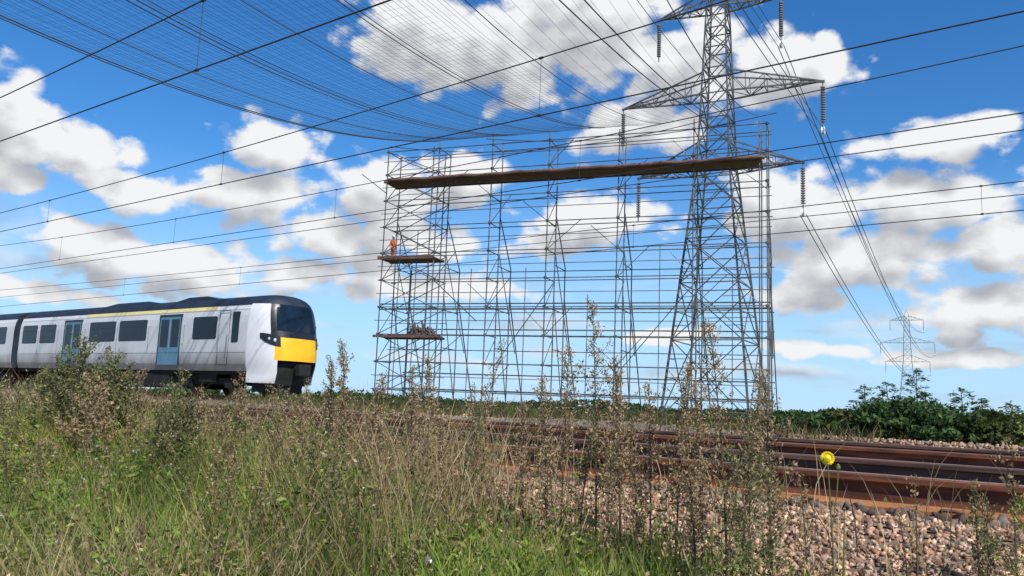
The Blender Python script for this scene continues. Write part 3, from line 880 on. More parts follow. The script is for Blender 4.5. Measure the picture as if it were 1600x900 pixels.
# ------------------------------------------------------------------ worker on the scaffold
def person(loc, rz):
    root = empty('person', loc, rz)
    tag(root, 'worker in orange high visibility jacket standing on the small upper left scaffold deck', 'person')
    def skin_mesh(name, verts, edges, rad, m, parent):
        me = bpy.data.meshes.new(name); me.from_pydata(verts, edges, []); me.materials.append(m)
        o = bpy.data.objects.new(name, me); C.objects.link(o); o.parent = parent
        md = o.modifiers.new('skin', 'SKIN'); md.use_smooth_shade = True
        for i, r in enumerate(rad):
            me.skin_vertices[0].data[i].radius = (r, r) if not isinstance(r, tuple) else r
        me.skin_vertices[0].data[0].use_root = True
        s = o.modifiers.new('sub', 'SUBSURF'); s.levels = 1; s.render_levels = 1
        return o
    V = [(0, 0, .95), (0, 0, 1.15), (0, .01, 1.38), (0, .0, 1.50), (0, .02, 1.60), (0, .02, 1.72),
         (.20, 0, 1.42), (.27, .04, 1.15), (.25, .22, .98), (.24, .30, .95),
         (-.20, 0, 1.42), (-.27, .02, 1.15), (-.27, .08, .90), (-.27, .11, .82),
         (.10, 0, .90), (.12, .02, .50), (.12, -.03, .09), (.13, .14, .04),
         (-.10, 0, .90), (-.13, .03, .50), (-.14, -.02, .09), (-.15, .15, .04)]
    E_ = [(0, 1), (1, 2), (2, 3), (3, 4), (4, 5), (2, 6), (6, 7), (7, 8), (8, 9), (2, 10), (10, 11), (11, 12), (12, 13),
          (0, 14), (14, 15), (15, 16), (16, 17), (0, 18), (18, 19), (19, 20), (20, 21)]
    Rr = [.13, .13, .14, .06, .09, .09, .06, .045, .035, .035, .06, .045, .035, .035, .085, .06, .045, .04, .085, .06, .045, .04]
    # fingers
    for hand, d in ((9, np.array([-.1, .9, -.2])), (13, np.array([0, .25, -.95]))):
        for k in range(5):
            b = np.array(V[hand]); sx = (k - 2) * .018
            p1 = b + d * (.05 if k else .02) + np.array([sx * 1.2 + (-.03 if k == 0 else 0), 0, 0]); p2 = p1 + d * (.035, .045, .05, .047, .036)[k] + np.array([0, 0, -.012])
            i0 = len(V); V += [tuple(p1), tuple(p2)]; Rr += [.010, .008]; E_ += [(hand, i0), (i0, i0 + 1)]
    skin_mesh('body', V, E_, Rr, MT['skin'], root)
    J = [0, 1, 2, 6, 7, 8, 10, 11, 12]
    mp = {j: i for i, j in enumerate(J)}
    skin_mesh('jacket', [V[j] for j in J], [(mp[a], mp[b]) for a, b in E_ if a in mp and b in mp], [Rr[j] + .03 for j in J], MT['hivis'], root)
    J = [0, 14, 15, 16, 18, 19, 20]; mp = {j: i for i, j in enumerate(J)}
    skin_mesh('trousers', [V[j] for j in J], [(mp[a], mp[b]) for a, b in E_ if a in mp and b in mp], [Rr[j] + .025 for j in J], MT['hivis'], root)
    h = MB(); h.lathe([(.135, 1.70), (.15, 1.705), (.125, 1.72), (.118, 1.78), (.08, 1.83), (.02, 1.85)], (0, .02, 0), 12); h.build('helmet', MT['helmet'], root, smooth=True)
    n = MB()
    n.lathe([(.004, 1.655), (.016, 1.64), (.006, 1.665)], (0, .115, 0), 6)
    n.box(-.03, .03, .10, .113, 1.595, 1.603)
    for s in (-1, 1): n.box(s * .035 - .012, s * .035 + .012, .098, .112, 1.668, 1.68); n.box(s * .10 - .008, s * .10 + .008, 0, .04, 1.63, 1.69)
    n.build('face', MT['skin'], root)
    return root
pw = s2w(.55, .55, 10.845)
person(tuple(pw), SROT + math.pi * .9)

# ------------------------------------------------------------------ net and ropes overhead
NA = 0.25; ND = np.array([math.sin(NA), -math.cos(NA), 0.0]); NL = 72.0
def netpt(a, t):
    P = s2w(a, 0, 19.55)
    p = P + ND * NL * t
    p[2] -= 4 * 5.9 * t * (1 - t)
    return p
a0, a1 = 3.9, 27.0
net = empty('safety_net', tuple(s2w(a0, 0, 19.55)))
tag(net, 'fine dark rope net stretched from the scaffold top over the tracks and camera', 'net')
no = s2w(a0, 0, 19.55)
TT = np.linspace(0, 1, 46)
for a in (3.9, 4.15, 6.4, 9.6, 9.95, 10.3, 13.4, 16.5, 16.75, 20.6, 26.9):
    m = MB(); m.tube([netpt(a, t) - no for t in TT], .024 if a < 5 else .019, 5); m.build('border_rope', MT['rope'], net)
m = MB()
for a in list(np.arange(a0 + .2, 20, .24)) + list(np.arange(20.3, a1, .6)):
    m.tube([netpt(a + .05 * math.sin(a * 9) + .03 * math.sin(t * 17 + a * 5), t) - no for t in TT], .0060, 3, cap=False)
for t in np.linspace(0.004, 1, 150):
    aa = np.linspace(a0, 19.5 + 1.5 * math.sin(t * 9), 14)
    m.tube([netpt(a, t + .004 * math.sin(a * .9 + t * 40)) - no - np.array([0, 0, .04 * math.sin(a * 2) + .05 * math.sin(a * .7 + t * 23)]) for a in aa], .0026, 3, cap=False)
o = m.build('net_mesh', MT['rope'], net); o['kind'] = 'stuff'
# sagging ropes hanging below the net edge
for k, (aA, aB, sg, lab) in enumerate(((.2, 24.0, 1.2, 'dark rope slung along the scaffold top from its left end'), (8.0, 28.0, .8, 'dark rope slung along the scaffold top from the middle to its right end'))):
    A, B = s2w(aA, -.1, 19.4), s2w(aB, -.1, 19.6)
    wire_thing('slung_rope', lab, 'rope', 'ropes slung along the scaffold top', [sagline(A, B, sg)], .03, MT['rope'])
# pulling ropes from the pylon over the camera
for k, (zz, aa, dx, lab) in enumerate(((21.6, -1.0, 0.0, 'lower of the thick dark ropes climbing from the pylon over the camera'), (22.0, -.9, 1.2, 'upper of the thick dark ropes climbing from the pylon over the camera'), (24.5, -1.0, 3.0, 'thin outer rope climbing from the pylon body over the camera'))):
    A = l2w(PB, aa, 0, zz); ang = .19 + .01 * k
    B = A + np.array([math.sin(ang) * 110 + dx, -math.cos(ang) * 110, 3.0])
    wire_thing('pulling_rope', lab, 'rope', 'ropes from the pylon over the camera', [sagline(A, B, 6.0, 50)], .034 if k < 2 else .02, MT['rope'])

# ------------------------------------------------------------------ foliage helpers
def leaf_cloud(centers, radii, n, size, tints, rng, flat=0.0, up=0.3):
    """n small leaf quads spread over clumps; returns verts, faces, sizes, tints"""
    k = rng.integers(0, len(centers), n)
    d = rng.normal(size=(n, 3)); d /= np.linalg.norm(d, axis=1)[:, None] + 1e-9
    rr = rng.random(n) ** 0.45
    c = centers[k] + d * radii[k] * rr[:, None]
    a = rng.normal(size=(n, 3)); a[:, 2] *= (1 - flat); a /= np.linalg.norm(a, axis=1)[:, None] + 1e-9
    b = rng.normal(size=(n, 3)); b[:, 2] *= (1 - flat); b -= a * (a * b).sum(1)[:, None]; b /= np.linalg.norm(b, axis=1)[:, None] + 1e-9
    s = size * rng.uniform(.6, 1.4, n)[:, None]
    v = np.stack([c - a * s, c - b * s * .45, c + a * s, c + b * s * .45], 1).reshape(-1, 3)
    t = tints[rng.integers(0, len(tints), n)] * rng.uniform(.7, 1.3, n)[:, None]
    return v, np.arange(4 * n), np.full(n, 4), np.repeat(t, 4, 0)

GREENS = np.array([[.045, .075, .018], [.06, .095, .022], [.035, .06, .018], [.075, .105, .03]])
DARK = np.array([[.05, .105, .032], [.07, .13, .04], [.036, .08, .03], [.10, .15, .045]])
OLIVE = np.array([[.11, .12, .035], [.14, .14, .05], [.09, .11, .03], [.07, .09, .03]])

def bush(name, loc, w, h, label, cat, group, tints, n, leaf, seed, trunk=.35, clumps=16):
    rng = np.random.default_rng(seed)
    root = empty(name, tuple(loc))
    tag(root, label, cat, group)
    cen = rng.normal(size=(clumps, 3)) * np.array([.33, .33, .0]) * w
    cen[:, 2] = h * (trunk * .6 + (1 - trunk * .6) * rng.random(clumps) ** .8) * (1 - .5 * (np.hypot(cen[:, 0], cen[:, 1]) / w) ** 1.0)
    rad = np.stack([rng.uniform(.14, .26, clumps) * w, rng.uniform(.14, .26, clumps) * w, rng.uniform(.10, .18, clumps) * h], -1)
    cen[:, 2] = np.minimum(cen[:, 2], h - rad[:, 2])
    v, f, sz, t = leaf_cloud(cen, rad, n, leaf, tints, rng)
    link_obj('crown', fast_mesh('crown', v, f, sz, MT['leaf'], t), root)['kind'] = 'stuff'
    m = MB()
    m.tube([(0, 0, -.2), (.03 * w, .02 * w, h * .3), (-.02 * w, 0, h * .7)], .05 * h * .5, 6, .02)
    for k in range(min(7, clumps)):
        m.tube([(.02 * w, .01 * w, h * (.1 + .03 * k)), tuple(cen[k] * .6 + np.array([0, 0, h * .1])), tuple(cen[k])], .016 * h, 5, .006)
    m.build('trunk', MT['bark'], root)
    return root

# dark shrubs beyond the tracks on the right
shr = [  # px x, px top y, world y, width, tints, label
    (1236, 646, 12.2, .9, DARK, 'dark bush at the right scaffold foot, leftmost of those beyond the ridge'),
    (1258, 641, 12.6, .9, OLIVE, 'olive green bush beside the scaffold foot beyond the ridge'),
    (1287, 637, 12.5, 1.0, DARK, 'rounded dark bush between the olive bushes left of the saplings'),
    (1318, 642, 12.3, .9, OLIVE, 'olive bush just left of the first dark sapling'),
    (1350, 634, 12.2, 1.0, DARK, 'dark green shrub below the first sapling'),
    (1388, 627, 12.0, 1.0, DARK, 'dark green shrub below the second sapling'),
    (1425, 622, 12.1, 1.1, DARK, 'dark green shrub below the tallest sapling'),
    (1465, 629, 12.0, 1.0, DARK, 'dark green shrub in the gap right of the tallest sapling'),
    (1503, 638, 12.1, 1.0, DARK, 'dark green shrub at the foot of the separate right sapling'),
    (1540, 643, 12.0, 1.0, GREENS, 'mid green shrub next to the olive bush on the right'),
    (1578, 655, 11.9, .9, OLIVE, 'olive yellow bush near the right edge beyond the ridge'),
    (1620, 652, 11.9, 1.0, OLIVE, 'olive bush cut by the right picture edge'),
    (1590, 645, 13.0, 1.2, GREENS, 'pale green bush behind the olive bush at the right edge'),
]
for i, (px, py, yw, w, tn, lab) in enumerate(shr):
    p = at_y(px, py, yw); zb = float(gz(p[1]))
    bush('shrub', (p[0], p[1], zb), w * .8, p[2] - zb + .04, lab, 'shrub', 'shrubs beyond the ridge', tn, 3200, .038, 100 + i, .05, 26)

# saplings with tiers of drooping sprays
def sapling(px, py, D, label, seed, spread):
    p = at_y(px, py, 12.15); zb = float(gz(p[1])); h = p[2] - zb
    rng = np.random.default_rng(seed)
    root = empty('sapling', (p[0], p[1], zb)); tag(root, label, 'sapling', 'saplings beyond the tracks')
    m = MB(); lean = rng.uniform(-.1, .1, 2)
    top = np.array([lean[0], lean[1], h])
    m.tube([(0, 0, -.1), tuple(top * .5 + np.array([.03, 0, 0])), tuple(top)], .014, 6, .004)
    V = []; T = []
    nb = 20
    for k in range(nb):
        t = .30 + .68 * k / nb
        base = top * t
        az_ = k * 2.4 + rng.uniform(-.4, .4); L = spread * .42 * (1.1 - t) * rng.uniform(.7, 1.2) + .05
        dirv = np.array([math.cos(az_), math.sin(az_), .18])
        pts = [base, base + dirv * L * .5 + np.array([0, 0, .03]), base + dirv * L + np.array([0, 0, -.10 * L])]
        m.tube(pts, .004, 4, .0015)
        nl = int(14 + 130 * L)
        for q in rng.random(nl):
            c = base + dirv * L * (.15 + .85 * q) + np.array([0, 0, .03 * math.sin(q * 3) - .1 * L * q])
            side = np.array([-dirv[1], dirv[0], 0]) * rng.choice([-1, 1])
            a = side * .8 + dirv * .5 + np.array([0, 0, rng.uniform(-.5, .15)]); a /= np.linalg.norm(a)
            b = np.cross(a, rng.normal(size=3)); b /= np.linalg.norm(b)
            s = rng.uniform(.022, .045); c = c + rng.normal(size=3) * .012
            V += [c, c + a * s * .6 - b * s * .22, c + a * s * 1.5, c + a * s * .6 + b * s * .22]
            T += [DARK[rng.integers(0, 3)] * rng.uniform(.7, 1.3)] * 4
    n = len(V) // 4
    link_obj('crown', fast_mesh('crown', np.array(V), np.arange(4 * n), np.full(n, 4), MT['leaf'], np.array(T)), root)['kind'] = 'stuff'
    m.build('trunk', MT['bark'], root)
for i, a in enumerate(((1346, 602, 26, 'short dark sapling at the left end of the row', .8), (1388, 596, 25.5, 'dark sapling just left of the tallest one', .8), (1424, 574, 25, 'tallest dark sapling standing in front of the distant pylon', 1.0),
                       (1452, 612, 24.5, 'low dark sapling just right of the tallest one', .7), (1498, 606, 25, 'separate dark sapling standing right of the distant pylon', .9), (1527, 622, 25, 'small dark sapling close beside the separate one on the right', .6), (1592, 632, 22, 'dark sapling at the right edge above the olive bush', .6))):
    sapling(a[0], a[1], a[2], a[3], 300 + i, a[4])

# far hedge and trees
def spot(px, D): return at_depth(px, 600, D)
k = 0
for px, D, h, w, lab in ((1255, 150, 643, 8, 'far tree at the left end of the distant wood'), (1275, 140, 640, 8, 'far dark tree beside the scaffold foot'), (1298, 150, 638, 8, 'far tree with a rounded top left of the saplings'),
                         (1322, 145, 639, 8, 'far tree partly behind the leftmost bush'), (1350, 150, 644, 9, 'far tree behind the left sapling'), (1380, 160, 644, 9, 'far tree left of the distant pylon foot'), (1470, 150, 646, 9, 'far tree right of the distant pylon foot'),
                         (1540, 150, 648, 9, 'far tree behind the small right sapling'), (1580, 150, 645, 9, 'far tree near the right edge behind the bushes'), (1620, 140, 648, 9, 'far tree cut by the right edge')):
    p = at_depth(px, h, D * .75); zb = float(gz(p[1])); bush('far_tree', (p[0], p[1], zb), w * .8, p[2] - zb, lab, 'tree', 'far trees on the horizon', GREENS, 1500, .40, 500 + k, .25, 14); k += 1
hl = ['at the left foot of the scaffold', 'below the left scaffold deck', 'under the second scaffold bay', 'under the third scaffold bay', 'below the scaffold middle', 'right of the scaffold middle', 'left of the pylon foot', 'between the pylon legs', 'by the right pylon leg', 'at the right scaffold foot',
      'behind the train nose', 'just right of the train nose', 'left of the scaffold foot']
for j, (px, D, top) in enumerate(((610, 75, 606), (652, 80, 608), (700, 78, 611), (748, 82, 614), (800, 78, 619), (852, 80, 622), (905, 84, 626), (960, 80, 632), (1010, 82, 634), (1065, 86, 634), (1120, 84, 636), (1180, 84, 638), (1225, 84, 640), (560, 85, 606), (520, 85, 603))):
    p = at_depth(px, top, D); zb = float(gz(p[1])); h = p[2] - zb
    lab = 'low far hedge bush ' + (hl + ['beyond the last wagonless gap', 'beside the train'])[j] if j < 13 else ('low far hedge bush in the gap right of the train', 'low far hedge bush close behind the train nose')[j - 13]
    bush('hedge_bush', (p[0], p[1], zb), 6.0, h, lab, 'bush', 'far hedge bushes', GREENS if j % 3 else OLIVE, 1100, .20, 700 + j, .1, 12)

# far wood along the horizon, one mass
rng = np.random.default_rng(33)
n = 9000
ang = rng.uniform(-1.15, .65, n) + math.atan2(fwd0[0], fwd0[1])
R_ = rng.uniform(420, 480, n)
hh = 3.0 + 2.0 * np.sin(ang * 9) ** 2 + 1 * np.sin(ang * 31)
c = np.stack([np.sin(ang) * R_, np.cos(ang) * R_, -1.0 + rng.random(n) ** .7 * hh], -1)
v, f, sz, t = leaf_cloud(c, np.full((n, 3), .8), 14000, 1.3, GREENS, rng)
o = link_obj('far_wood', fast_mesh('far_wood', v, f, sz, MT['leaf'], t)); o['kind'] = 'stuff'
tag(o, 'low far off wood along the horizon', 'wood')

# ------------------------------------------------------------------ stones of the bank
def stone_mesh(seed, m):
    rng = np.random.default_rng(seed)
    bm = bmesh.new()
    for q in rng.normal(size=(11, 3)):
        q = q / np.linalg.norm(q) * rng.uniform(.85, 1.15)
        bm.verts.new((q[0] * 1.2, q[1] * .95, q[2] * .7))
    res = bmesh.ops.convex_hull(bm, input=bm.verts)
    bmesh.ops.delete(bm, geom=[e for e in res['geom_interior'] if isinstance(e, bmesh.types.BMVert)], context='VERTS')
    bmesh.ops.triangulate(bm, faces=bm.faces)
    me = bpy.data.meshes.new('stone'); bm.to_mesh(me); bm.free()
    a = me.color_attributes.new('tint', 'FLOAT_COLOR', 'POINT')
    tt = STONE_T[seed % len(STONE_T)]
    a.data.foreach_set('color', np.tile(np.array(list(tt) + [1.0], np.float32), len(me.vertices)))
    me.materials.append(m)
    return me
STONE_T = [(1, 1, 1), (.7, .62, .58), (1.25, 1.15, 1.05), (.58, .53, .50), (1.05, .84, .72), (.9, .9, .92), (.6, .5, .44), (1.4, 1.32, 1.22)]
protos = [stone_mesh(i, MT['stone']) for i in range(8)]
pv = []
for me in protos:
    a = np.zeros(len(me.vertices) * 3); me.vertices.foreach_get('co', a)
    fidx = np.zeros(len(me.loops), np.int32); me.loops.foreach_get('vertex_index', fidx)
    pv.append((a.reshape(-1, 3), fidx))
rng = np.random.default_rng(5)
def cover(x, y):
    """0 bare stones .. 1 fully overgrown, over the bank"""
    e = 1 / (1 + np.exp((x + 3.4 - 1.5 * (2.7 - y)) / .55))            # grown over to the left
    return e
def gcover(x, y):
    """where the green plants grow: the left, and a tongue along the foot of the bank"""
    return 1 / (1 + np.exp((x + 3.3 - 3.4 * (3.15 - y)) / .45))
nst = 46000
xs_ = np.concatenate([rng.uniform(-4.5, 1.3, 38000), rng.uniform(-12, -4.5, 8000)])
ys_ = rng.uniform(2.0, 3.95, nst)
rs_ = rng.uniform(.007, .0165, nst) * np.where(rng.random(nst) < .10, 1.5, 1)
zs_ = gz(ys_) + .012 + rs_ * rng.uniform(.05, .75, nst)
size = []
for x, y, z, r in zip(xs_, ys_, zs_, rs_):
    px, py, d = proj((x, y, z))
    size.append(r / d if d > .5 and -20 < px < 1620 and 0 < py < 915 else 0)
size = np.array(size)
keep = rng.random(nst) > .55 * cover(xs_, ys_)
sel = np.where(keep)[0]
order = sel[np.argsort(-size[sel])]
for i in order[:300]:
    o = link_obj('stone', protos[i % 8], bank, (xs_[i], ys_[i], zs_[i]))
    o.scale = (rs_[i], rs_[i], rs_[i]); o.rotation_euler = tuple(rng.uniform(0, 6.28, 3))
def rot_many(n, rng):
    q = rng.normal(size=(n, 4)); q /= np.linalg.norm(q, axis=1)[:, None]
    w, x, y, z = q.T
    return np.stack([1 - 2 * (y * y + z * z), 2 * (x * y - z * w), 2 * (x * z + y * w), 2 * (x * y + z * w), 1 - 2 * (x * x + z * z), 2 * (y * z - x * w), 2 * (x * z - y * w), 2 * (y * z + x * w), 1 - 2 * (x * x + y * y)], -1).reshape(n, 3, 3)
def stones_joined(name, X, Y, Z, R, m, parent, rng, dark=1.0):
    VV = []; FF = []; TT_ = []; off = 0
    k = rng.integers(0, 8, len(X))
    for j in range(8):
        s = np.where(k == j)[0]
        if not len(s): continue
        pvj, fj = pv[j]
        Rm = rot_many(len(s), rng)
        v = np.einsum('nij,vj->nvi', Rm, pvj) * R[s][:, None, None] + np.stack([X[s], Y[s], Z[s]], -1)[:, None, :]
        nv = len(pvj)
        VV.append(v.reshape(-1, 3)); FF.append((fj[None, :] + (np.arange(len(s)) * nv)[:, None] + off).ravel()); off += nv * len(s)
        t = np.array([STONE_T[q] for q in rng.integers(0, 8, len(s))]) * rng.uniform(.75, 1.15, len(s))[:, None] * dark
        TT_.append(np.repeat(t, nv, 0))
    F_ = np.concatenate(FF)
    o = link_obj(name, fast_mesh(name, np.concatenate(VV), F_, np.full(len(F_) // 3, 3), m, np.concatenate(TT_)), parent)
    o['kind'] = 'stuff'
    return o
rest = order[300:]
stones_joined('bank_stones', xs_[rest], ys_[rest], zs_[rest], rs_[rest], MT['stone'], bank, rng)
nb_ = 26000
xb = np.concatenate([rng.uniform(-8, 4, 15000), rng.uniform(-26, -8, 11000)]); yb = rng.uniform(3.9, 10.2, nb_); rb_ = rng.uniform(.018, .036, nb_)
okm = (np.abs(np.abs(yb - 5.05) - .75) > .10) & (np.abs(np.abs(yb - 8.45) - .75) > .10)
xb, yb, rb_ = xb[okm], yb[okm], rb_[okm]
stones_joined('bed_stones', xb, yb, gz(yb) + .02 + rb_ * .2, rb_, MT['stonedark'], bed, rng)
# gravel on the ridge
ng = 15000
xg = rng.uniform(-30, 8, ng); yg = rng.uniform(10.3, 11.7, ng); rg = rng.uniform(.012, .035, ng)
stones_joined('ridge_stones', xg, yg, gz(yg) + .03 + rg * .3, rg, MT['stone'], ridge, rng, .78)

# ------------------------------------------------------------------ grass and weeds
def blades(name, X, Y, H, Wd, T, bend, m, label, cat, rng, seg=3, head=None):
    n = len(X)
    Z = gz(Y) + .01
    a = rng.uniform(0, 2 * math.pi, n)
    d = np.stack([np.cos(a), np.sin(a)], -1) * (bend * H * rng.uniform(.2, 1.0, n))[:, None]
    a2 = rng.uniform(0, 2 * math.pi, n)
    sd = np.stack([np.cos(a2), np.sin(a2)], -1)
    rows = []; tint = []
    for k in range(seg + 1):
        t = k / seg
        c = np.stack([X + d[:, 0] * t ** 2, Y + d[:, 1] * t ** 2, Z + H * t * (1 - .25 * bend * t)], -1)
        w = Wd * (1 - t ** 1.5 * .92)
        if k < seg:
            rows.append(c + np.stack([sd[:, 0] * w, sd[:, 1] * w, np.zeros(n)], -1)); rows.append(c - np.stack([sd[:, 0] * w, sd[:, 1] * w, np.zeros(n)], -1))
        else: rows.append(c)
    nv = 2 * seg + 1
    v = np.stack(rows, 1).reshape(-1, 3)
    f = []
    base = np.arange(n)[:, None] * nv
    loops = []
    for k in range(seg - 1):
        loops += [2 * k, 2 * k + 1, 2 * k + 3, 2 * k + 2]
    loops += [2 * seg - 2, 2 * seg - 1, 2 * seg]
    F_ = (base + np.array(loops)[None, :]).ravel()
    sizes = np.tile([4] * (seg - 1) + [3], n)
    o = link_obj(name, fast_mesh(name, v, F_, sizes, m, np.repeat(T, nv, 0)))
    o['kind'] = 'stuff'; tag(o, label, cat)
    return o
def scatter(n, x0, x1, y0, y1, dens, rng):
    out = np.zeros((0, 2))
    while len(out) < n:
        x = rng.uniform(x0, x1, n * 2); y = rng.uniform(y0, y1, n * 2)
        k = rng.random(n * 2) < dens(x, y)
        out = np.concatenate([out, np.stack([x[k], y[k]], -1)])
    return out[:n, 0], out[:n, 1]
def patch(x, y, s, o=0.0):
    return .5 + .5 * np.sin(x * s + o + 1.3 * np.sin(y * s * 1.7 + o)) * np.cos(y * s * 1.3 - x * s * .4 + o * 2)
def near_w(x, y):     # more plants close to the camera where each one shows
    return np.clip(7.0 / (np.hypot(x, y) + .5), .15, 1.0) ** 1.2
GT = np.array([[.15, .24, .032], [.20, .30, .042], [.09, .175, .028], [.28, .35, .06], [.37, .36, .10], [.19, .25, .08]])
BROWN0 = np.array([[.20, .14, .09], [.15, .11, .07]])
DT = np.array([[.42, .31, .165], [.50, .385, .22], [.35, .24, .13], [.29, .20, .115], [.54, .44, .27], [.40, .34, .14]])
rng = np.random.default_rng(21)
n = 80000
gd = lambda x, y: near_w(x, y) * gcover(x + .2, y) * (.25 + .75 * patch(x, y, 1.3)) * (np.hypot(x, y) > 2.3)
gx_, gy_ = scatter(n, -26, 1.0, .4, 3.7, gd, rng)
T = GT[rng.integers(0, len(GT), n)] * rng.uniform(.7, 1.25, n)[:, None]
pp = patch(gx_, gy_, .9, 2.0)
T = T * (1 - .30 * pp[:, None]) + np.array([.25, .26, .06]) * (.30 * pp[:, None])
yp = np.exp(-(((gx_ + 6.0) / .9) ** 2 + ((gy_ - 2.75) / .8) ** 2))[:, None]
T = T * (1 - .8 * yp) + np.array([.36, .34, .07]) * .8 * yp
T = T * (.5 + 1.0 * patch(gx_, gy_, 3.1, .4))[:, None]
H_ = rng.uniform(.22, .62, n) * (.65 + .5 * patch(gx_, gy_, 1.1, .7)) * np.clip((3.95 - gy_) / 1.0, .7, 1)
blades('grass', gx_, gy_, H_, rng.uniform(.0022, .0050, n), T, .55, MT['leaf'], 'long green grass covering the bank below the train', 'grass', rng)
n = 30000
dd = lambda x, y: near_w(x, y) * np.clip(cover(x - 1.6, y) * (.35 + .75 * patch(x, y, 1.7, 4)) + .05, 0, 1) * (np.hypot(x, y) > 2.4) * np.where(x < -5, .55, 1.0)
dx_, dy_ = scatter(n, -26, 2.2, .6, 3.9, dd, rng)
T = DT[rng.integers(0, len(DT), n)] * rng.uniform(.6, 1.2, n)[:, None]
H_ = rng.uniform(.25, .8, n) * (.6 + .5 * patch(dx_, dy_, 1.5, 1)) * np.where(dx_ > -2.2, .55, 1)
blades('dry_grass', dx_, dy_, H_, rng.uniform(.0015, .0035, n), T, .6, MT['stem'], 'dry straw coloured grass stalks over the middle of the bank', 'grass', rng)
# rough verge on the far side of the gravel ridge
n = 26000
vx = rng.uniform(-21, 7, n); vy = rng.uniform(11.55, 12.7, n)
vh = np.interp(vx, [-21, -17.5, -15.5, -9, -3, 7], [.15, .22, .50, .52, .42, .40]) * (.55 + .5 * patch(vx, vy, 1.4, 2)) * rng.uniform(.7, 1.15, n)
T = np.concatenate([GT * .7, OLIVE, DT * .6])[rng.integers(0, len(GT) + len(OLIVE) + len(DT), n)] * rng.uniform(.6, 1.1, n)[:, None]
blades('verge_grass', vx, vy, vh, rng.uniform(.005, .010, n), T, .6, MT['leaf'], 'rough grass verge beyond the gravel ridge', 'grass', rng, 2)
vk = 900
cx = rng.uniform(-16.5, 1, vk); cy = rng.uniform(11.7, 12.6, vk)
cz = gz(cy) + rng.uniform(.05, .45, vk) * np.interp(cx, [-16.5, -14, 1], [.6, 1, .8])
v, f, sz, t = leaf_cloud(np.stack([cx, cy, cz], -1), np.full((vk, 3), .10), 26000, .022, np.concatenate([DARK, GREENS, OLIVE * .7]), rng)
o = link_obj('verge_herbs', fast_mesh('verge_herbs', v, f, sz, MT['leaf'], t)); o['kind'] = 'stuff'
tag(o, 'dark leafy herbs in the verge beyond the gravel ridge', 'herbs')
n = 9000
vx = rng.uniform(-32, -2.5, n); vy = rng.uniform(9.9, 10.9, n)
k_ = patch(vx, vy, 1.1, 3) > .35
vx, vy = vx[k_], vy[k_]; n = len(vx)
T = np.concatenate([OLIVE, DT * .8, BROWN0])[rng.integers(0, len(OLIVE) + len(DT) + len(BROWN0), n)] * rng.uniform(.6, 1.1, n)[:, None]
blades('ridge_weeds', vx, vy, rng.uniform(.1, .36, n), rng.uniform(.004, .008, n), T, .7, MT['leaf'], 'sparse brown weeds on the near foot of the gravel ridge', 'weeds', rng, 2)
# dead leafy litter and seed heads between the stalks
n = 36000
lx, ly = scatter(n, -18, 2.0, .9, 3.85, lambda x, y: near_w(x, y) * cover(x - 1.9, y) * (.3 + .7 * patch(x, y, 2.1, 5)) * (np.hypot(x, y) > 2.5), rng)
cz = gz(ly) + rng.uniform(.02, .55, n) * (.5 + .6 * patch(lx, ly, 1.6, 1.0)) * np.where(lx > -2.4, .6, 1)
v, f, sz, t = leaf_cloud(np.stack([lx, ly, cz], -1), np.full((n, 3), .03), n, .013, np.concatenate([DT, DT * .75, GT[:3] * .9]), rng)
o = link_obj('weed_litter', fast_mesh('weed_litter', v, f, sz, MT['stem'], t)); o['kind'] = 'stuff'
tag(o, 'withered brown leaves and seed heads tangled through the grass', 'weeds')
# low leafy herbs
n = 70000
hx, hy = scatter(n // 40, -16, 1.2, .6, 3.4, lambda x, y: near_w(x, y) * gcover(x, y) * (np.hypot(x, y) > 2.4) * (.3 + .7 * patch(x, y, 2.3, 1)), rng)
cen = np.stack([hx, hy, gz(hy) + rng.uniform(.08, .45, len(hx)) * np.where(hx > -2.6, .6, 1)], -1)
rad = np.stack([rng.uniform(.05, .14, len(hx))] * 2 + [rng.uniform(.06, .2, len(hx))], -1)
v, f, sz, t = leaf_cloud(cen, rad, n, .016, np.concatenate([GT * 1.1, GT * .45]), rng, .3)
o = link_obj('low_herbs', fast_mesh('low_herbs', v, f, sz, MT['leaf'], t)); o['kind'] = 'stuff'
tag(o, 'low green leafy herbs growing between the grass blades', 'herbs')
# tufts of straw and yellow green grass that stand out from the rest
def tuft(cx, cy, r, n, h0, h1, cols, name, label):
    a = rng.normal(size=(n, 2)) * r
    x, y = cx + a[:, 0] * 1.6, np.clip(cy + a[:, 1], 1.2, 3.85)
    T = cols[rng.integers(0, len(cols), n)] * rng.uniform(.7, 1.2, n)[:, None]
    blades(name, x, y, rng.uniform(h0, h1, n), rng.uniform(.0025, .0050, n), T, .35, MT['leaf'], label, 'grass', rng)
YG = np.array([[.34, .36, .06], [.42, .38, .09], [.26, .32, .05], [.40, .30, .11]])
tuft(-6.3, 3.05, .26, 2600, .25, .58, YG, 'yellow_grass', 'yellow green tuft of grass below the bushy weeds on the left')
tuft(-3.9, 3.15, .18, 1300, .22, .50, np.concatenate([YG, DT]), 'straw_grass', 'straw and yellow tuft of grass below the train front')
tuft(-2.1, 2.75, .20, 900, .10, .28, GT * 1.25, 'bright_grass', 'bright green tuft of grass at the bottom edge right of centre')
tuft(-1.6, 2.9, .16, 700, .10, .26, GT * 1.15, 'bright_grass', 'bright green tuft of grass at the bottom edge below the pylon')
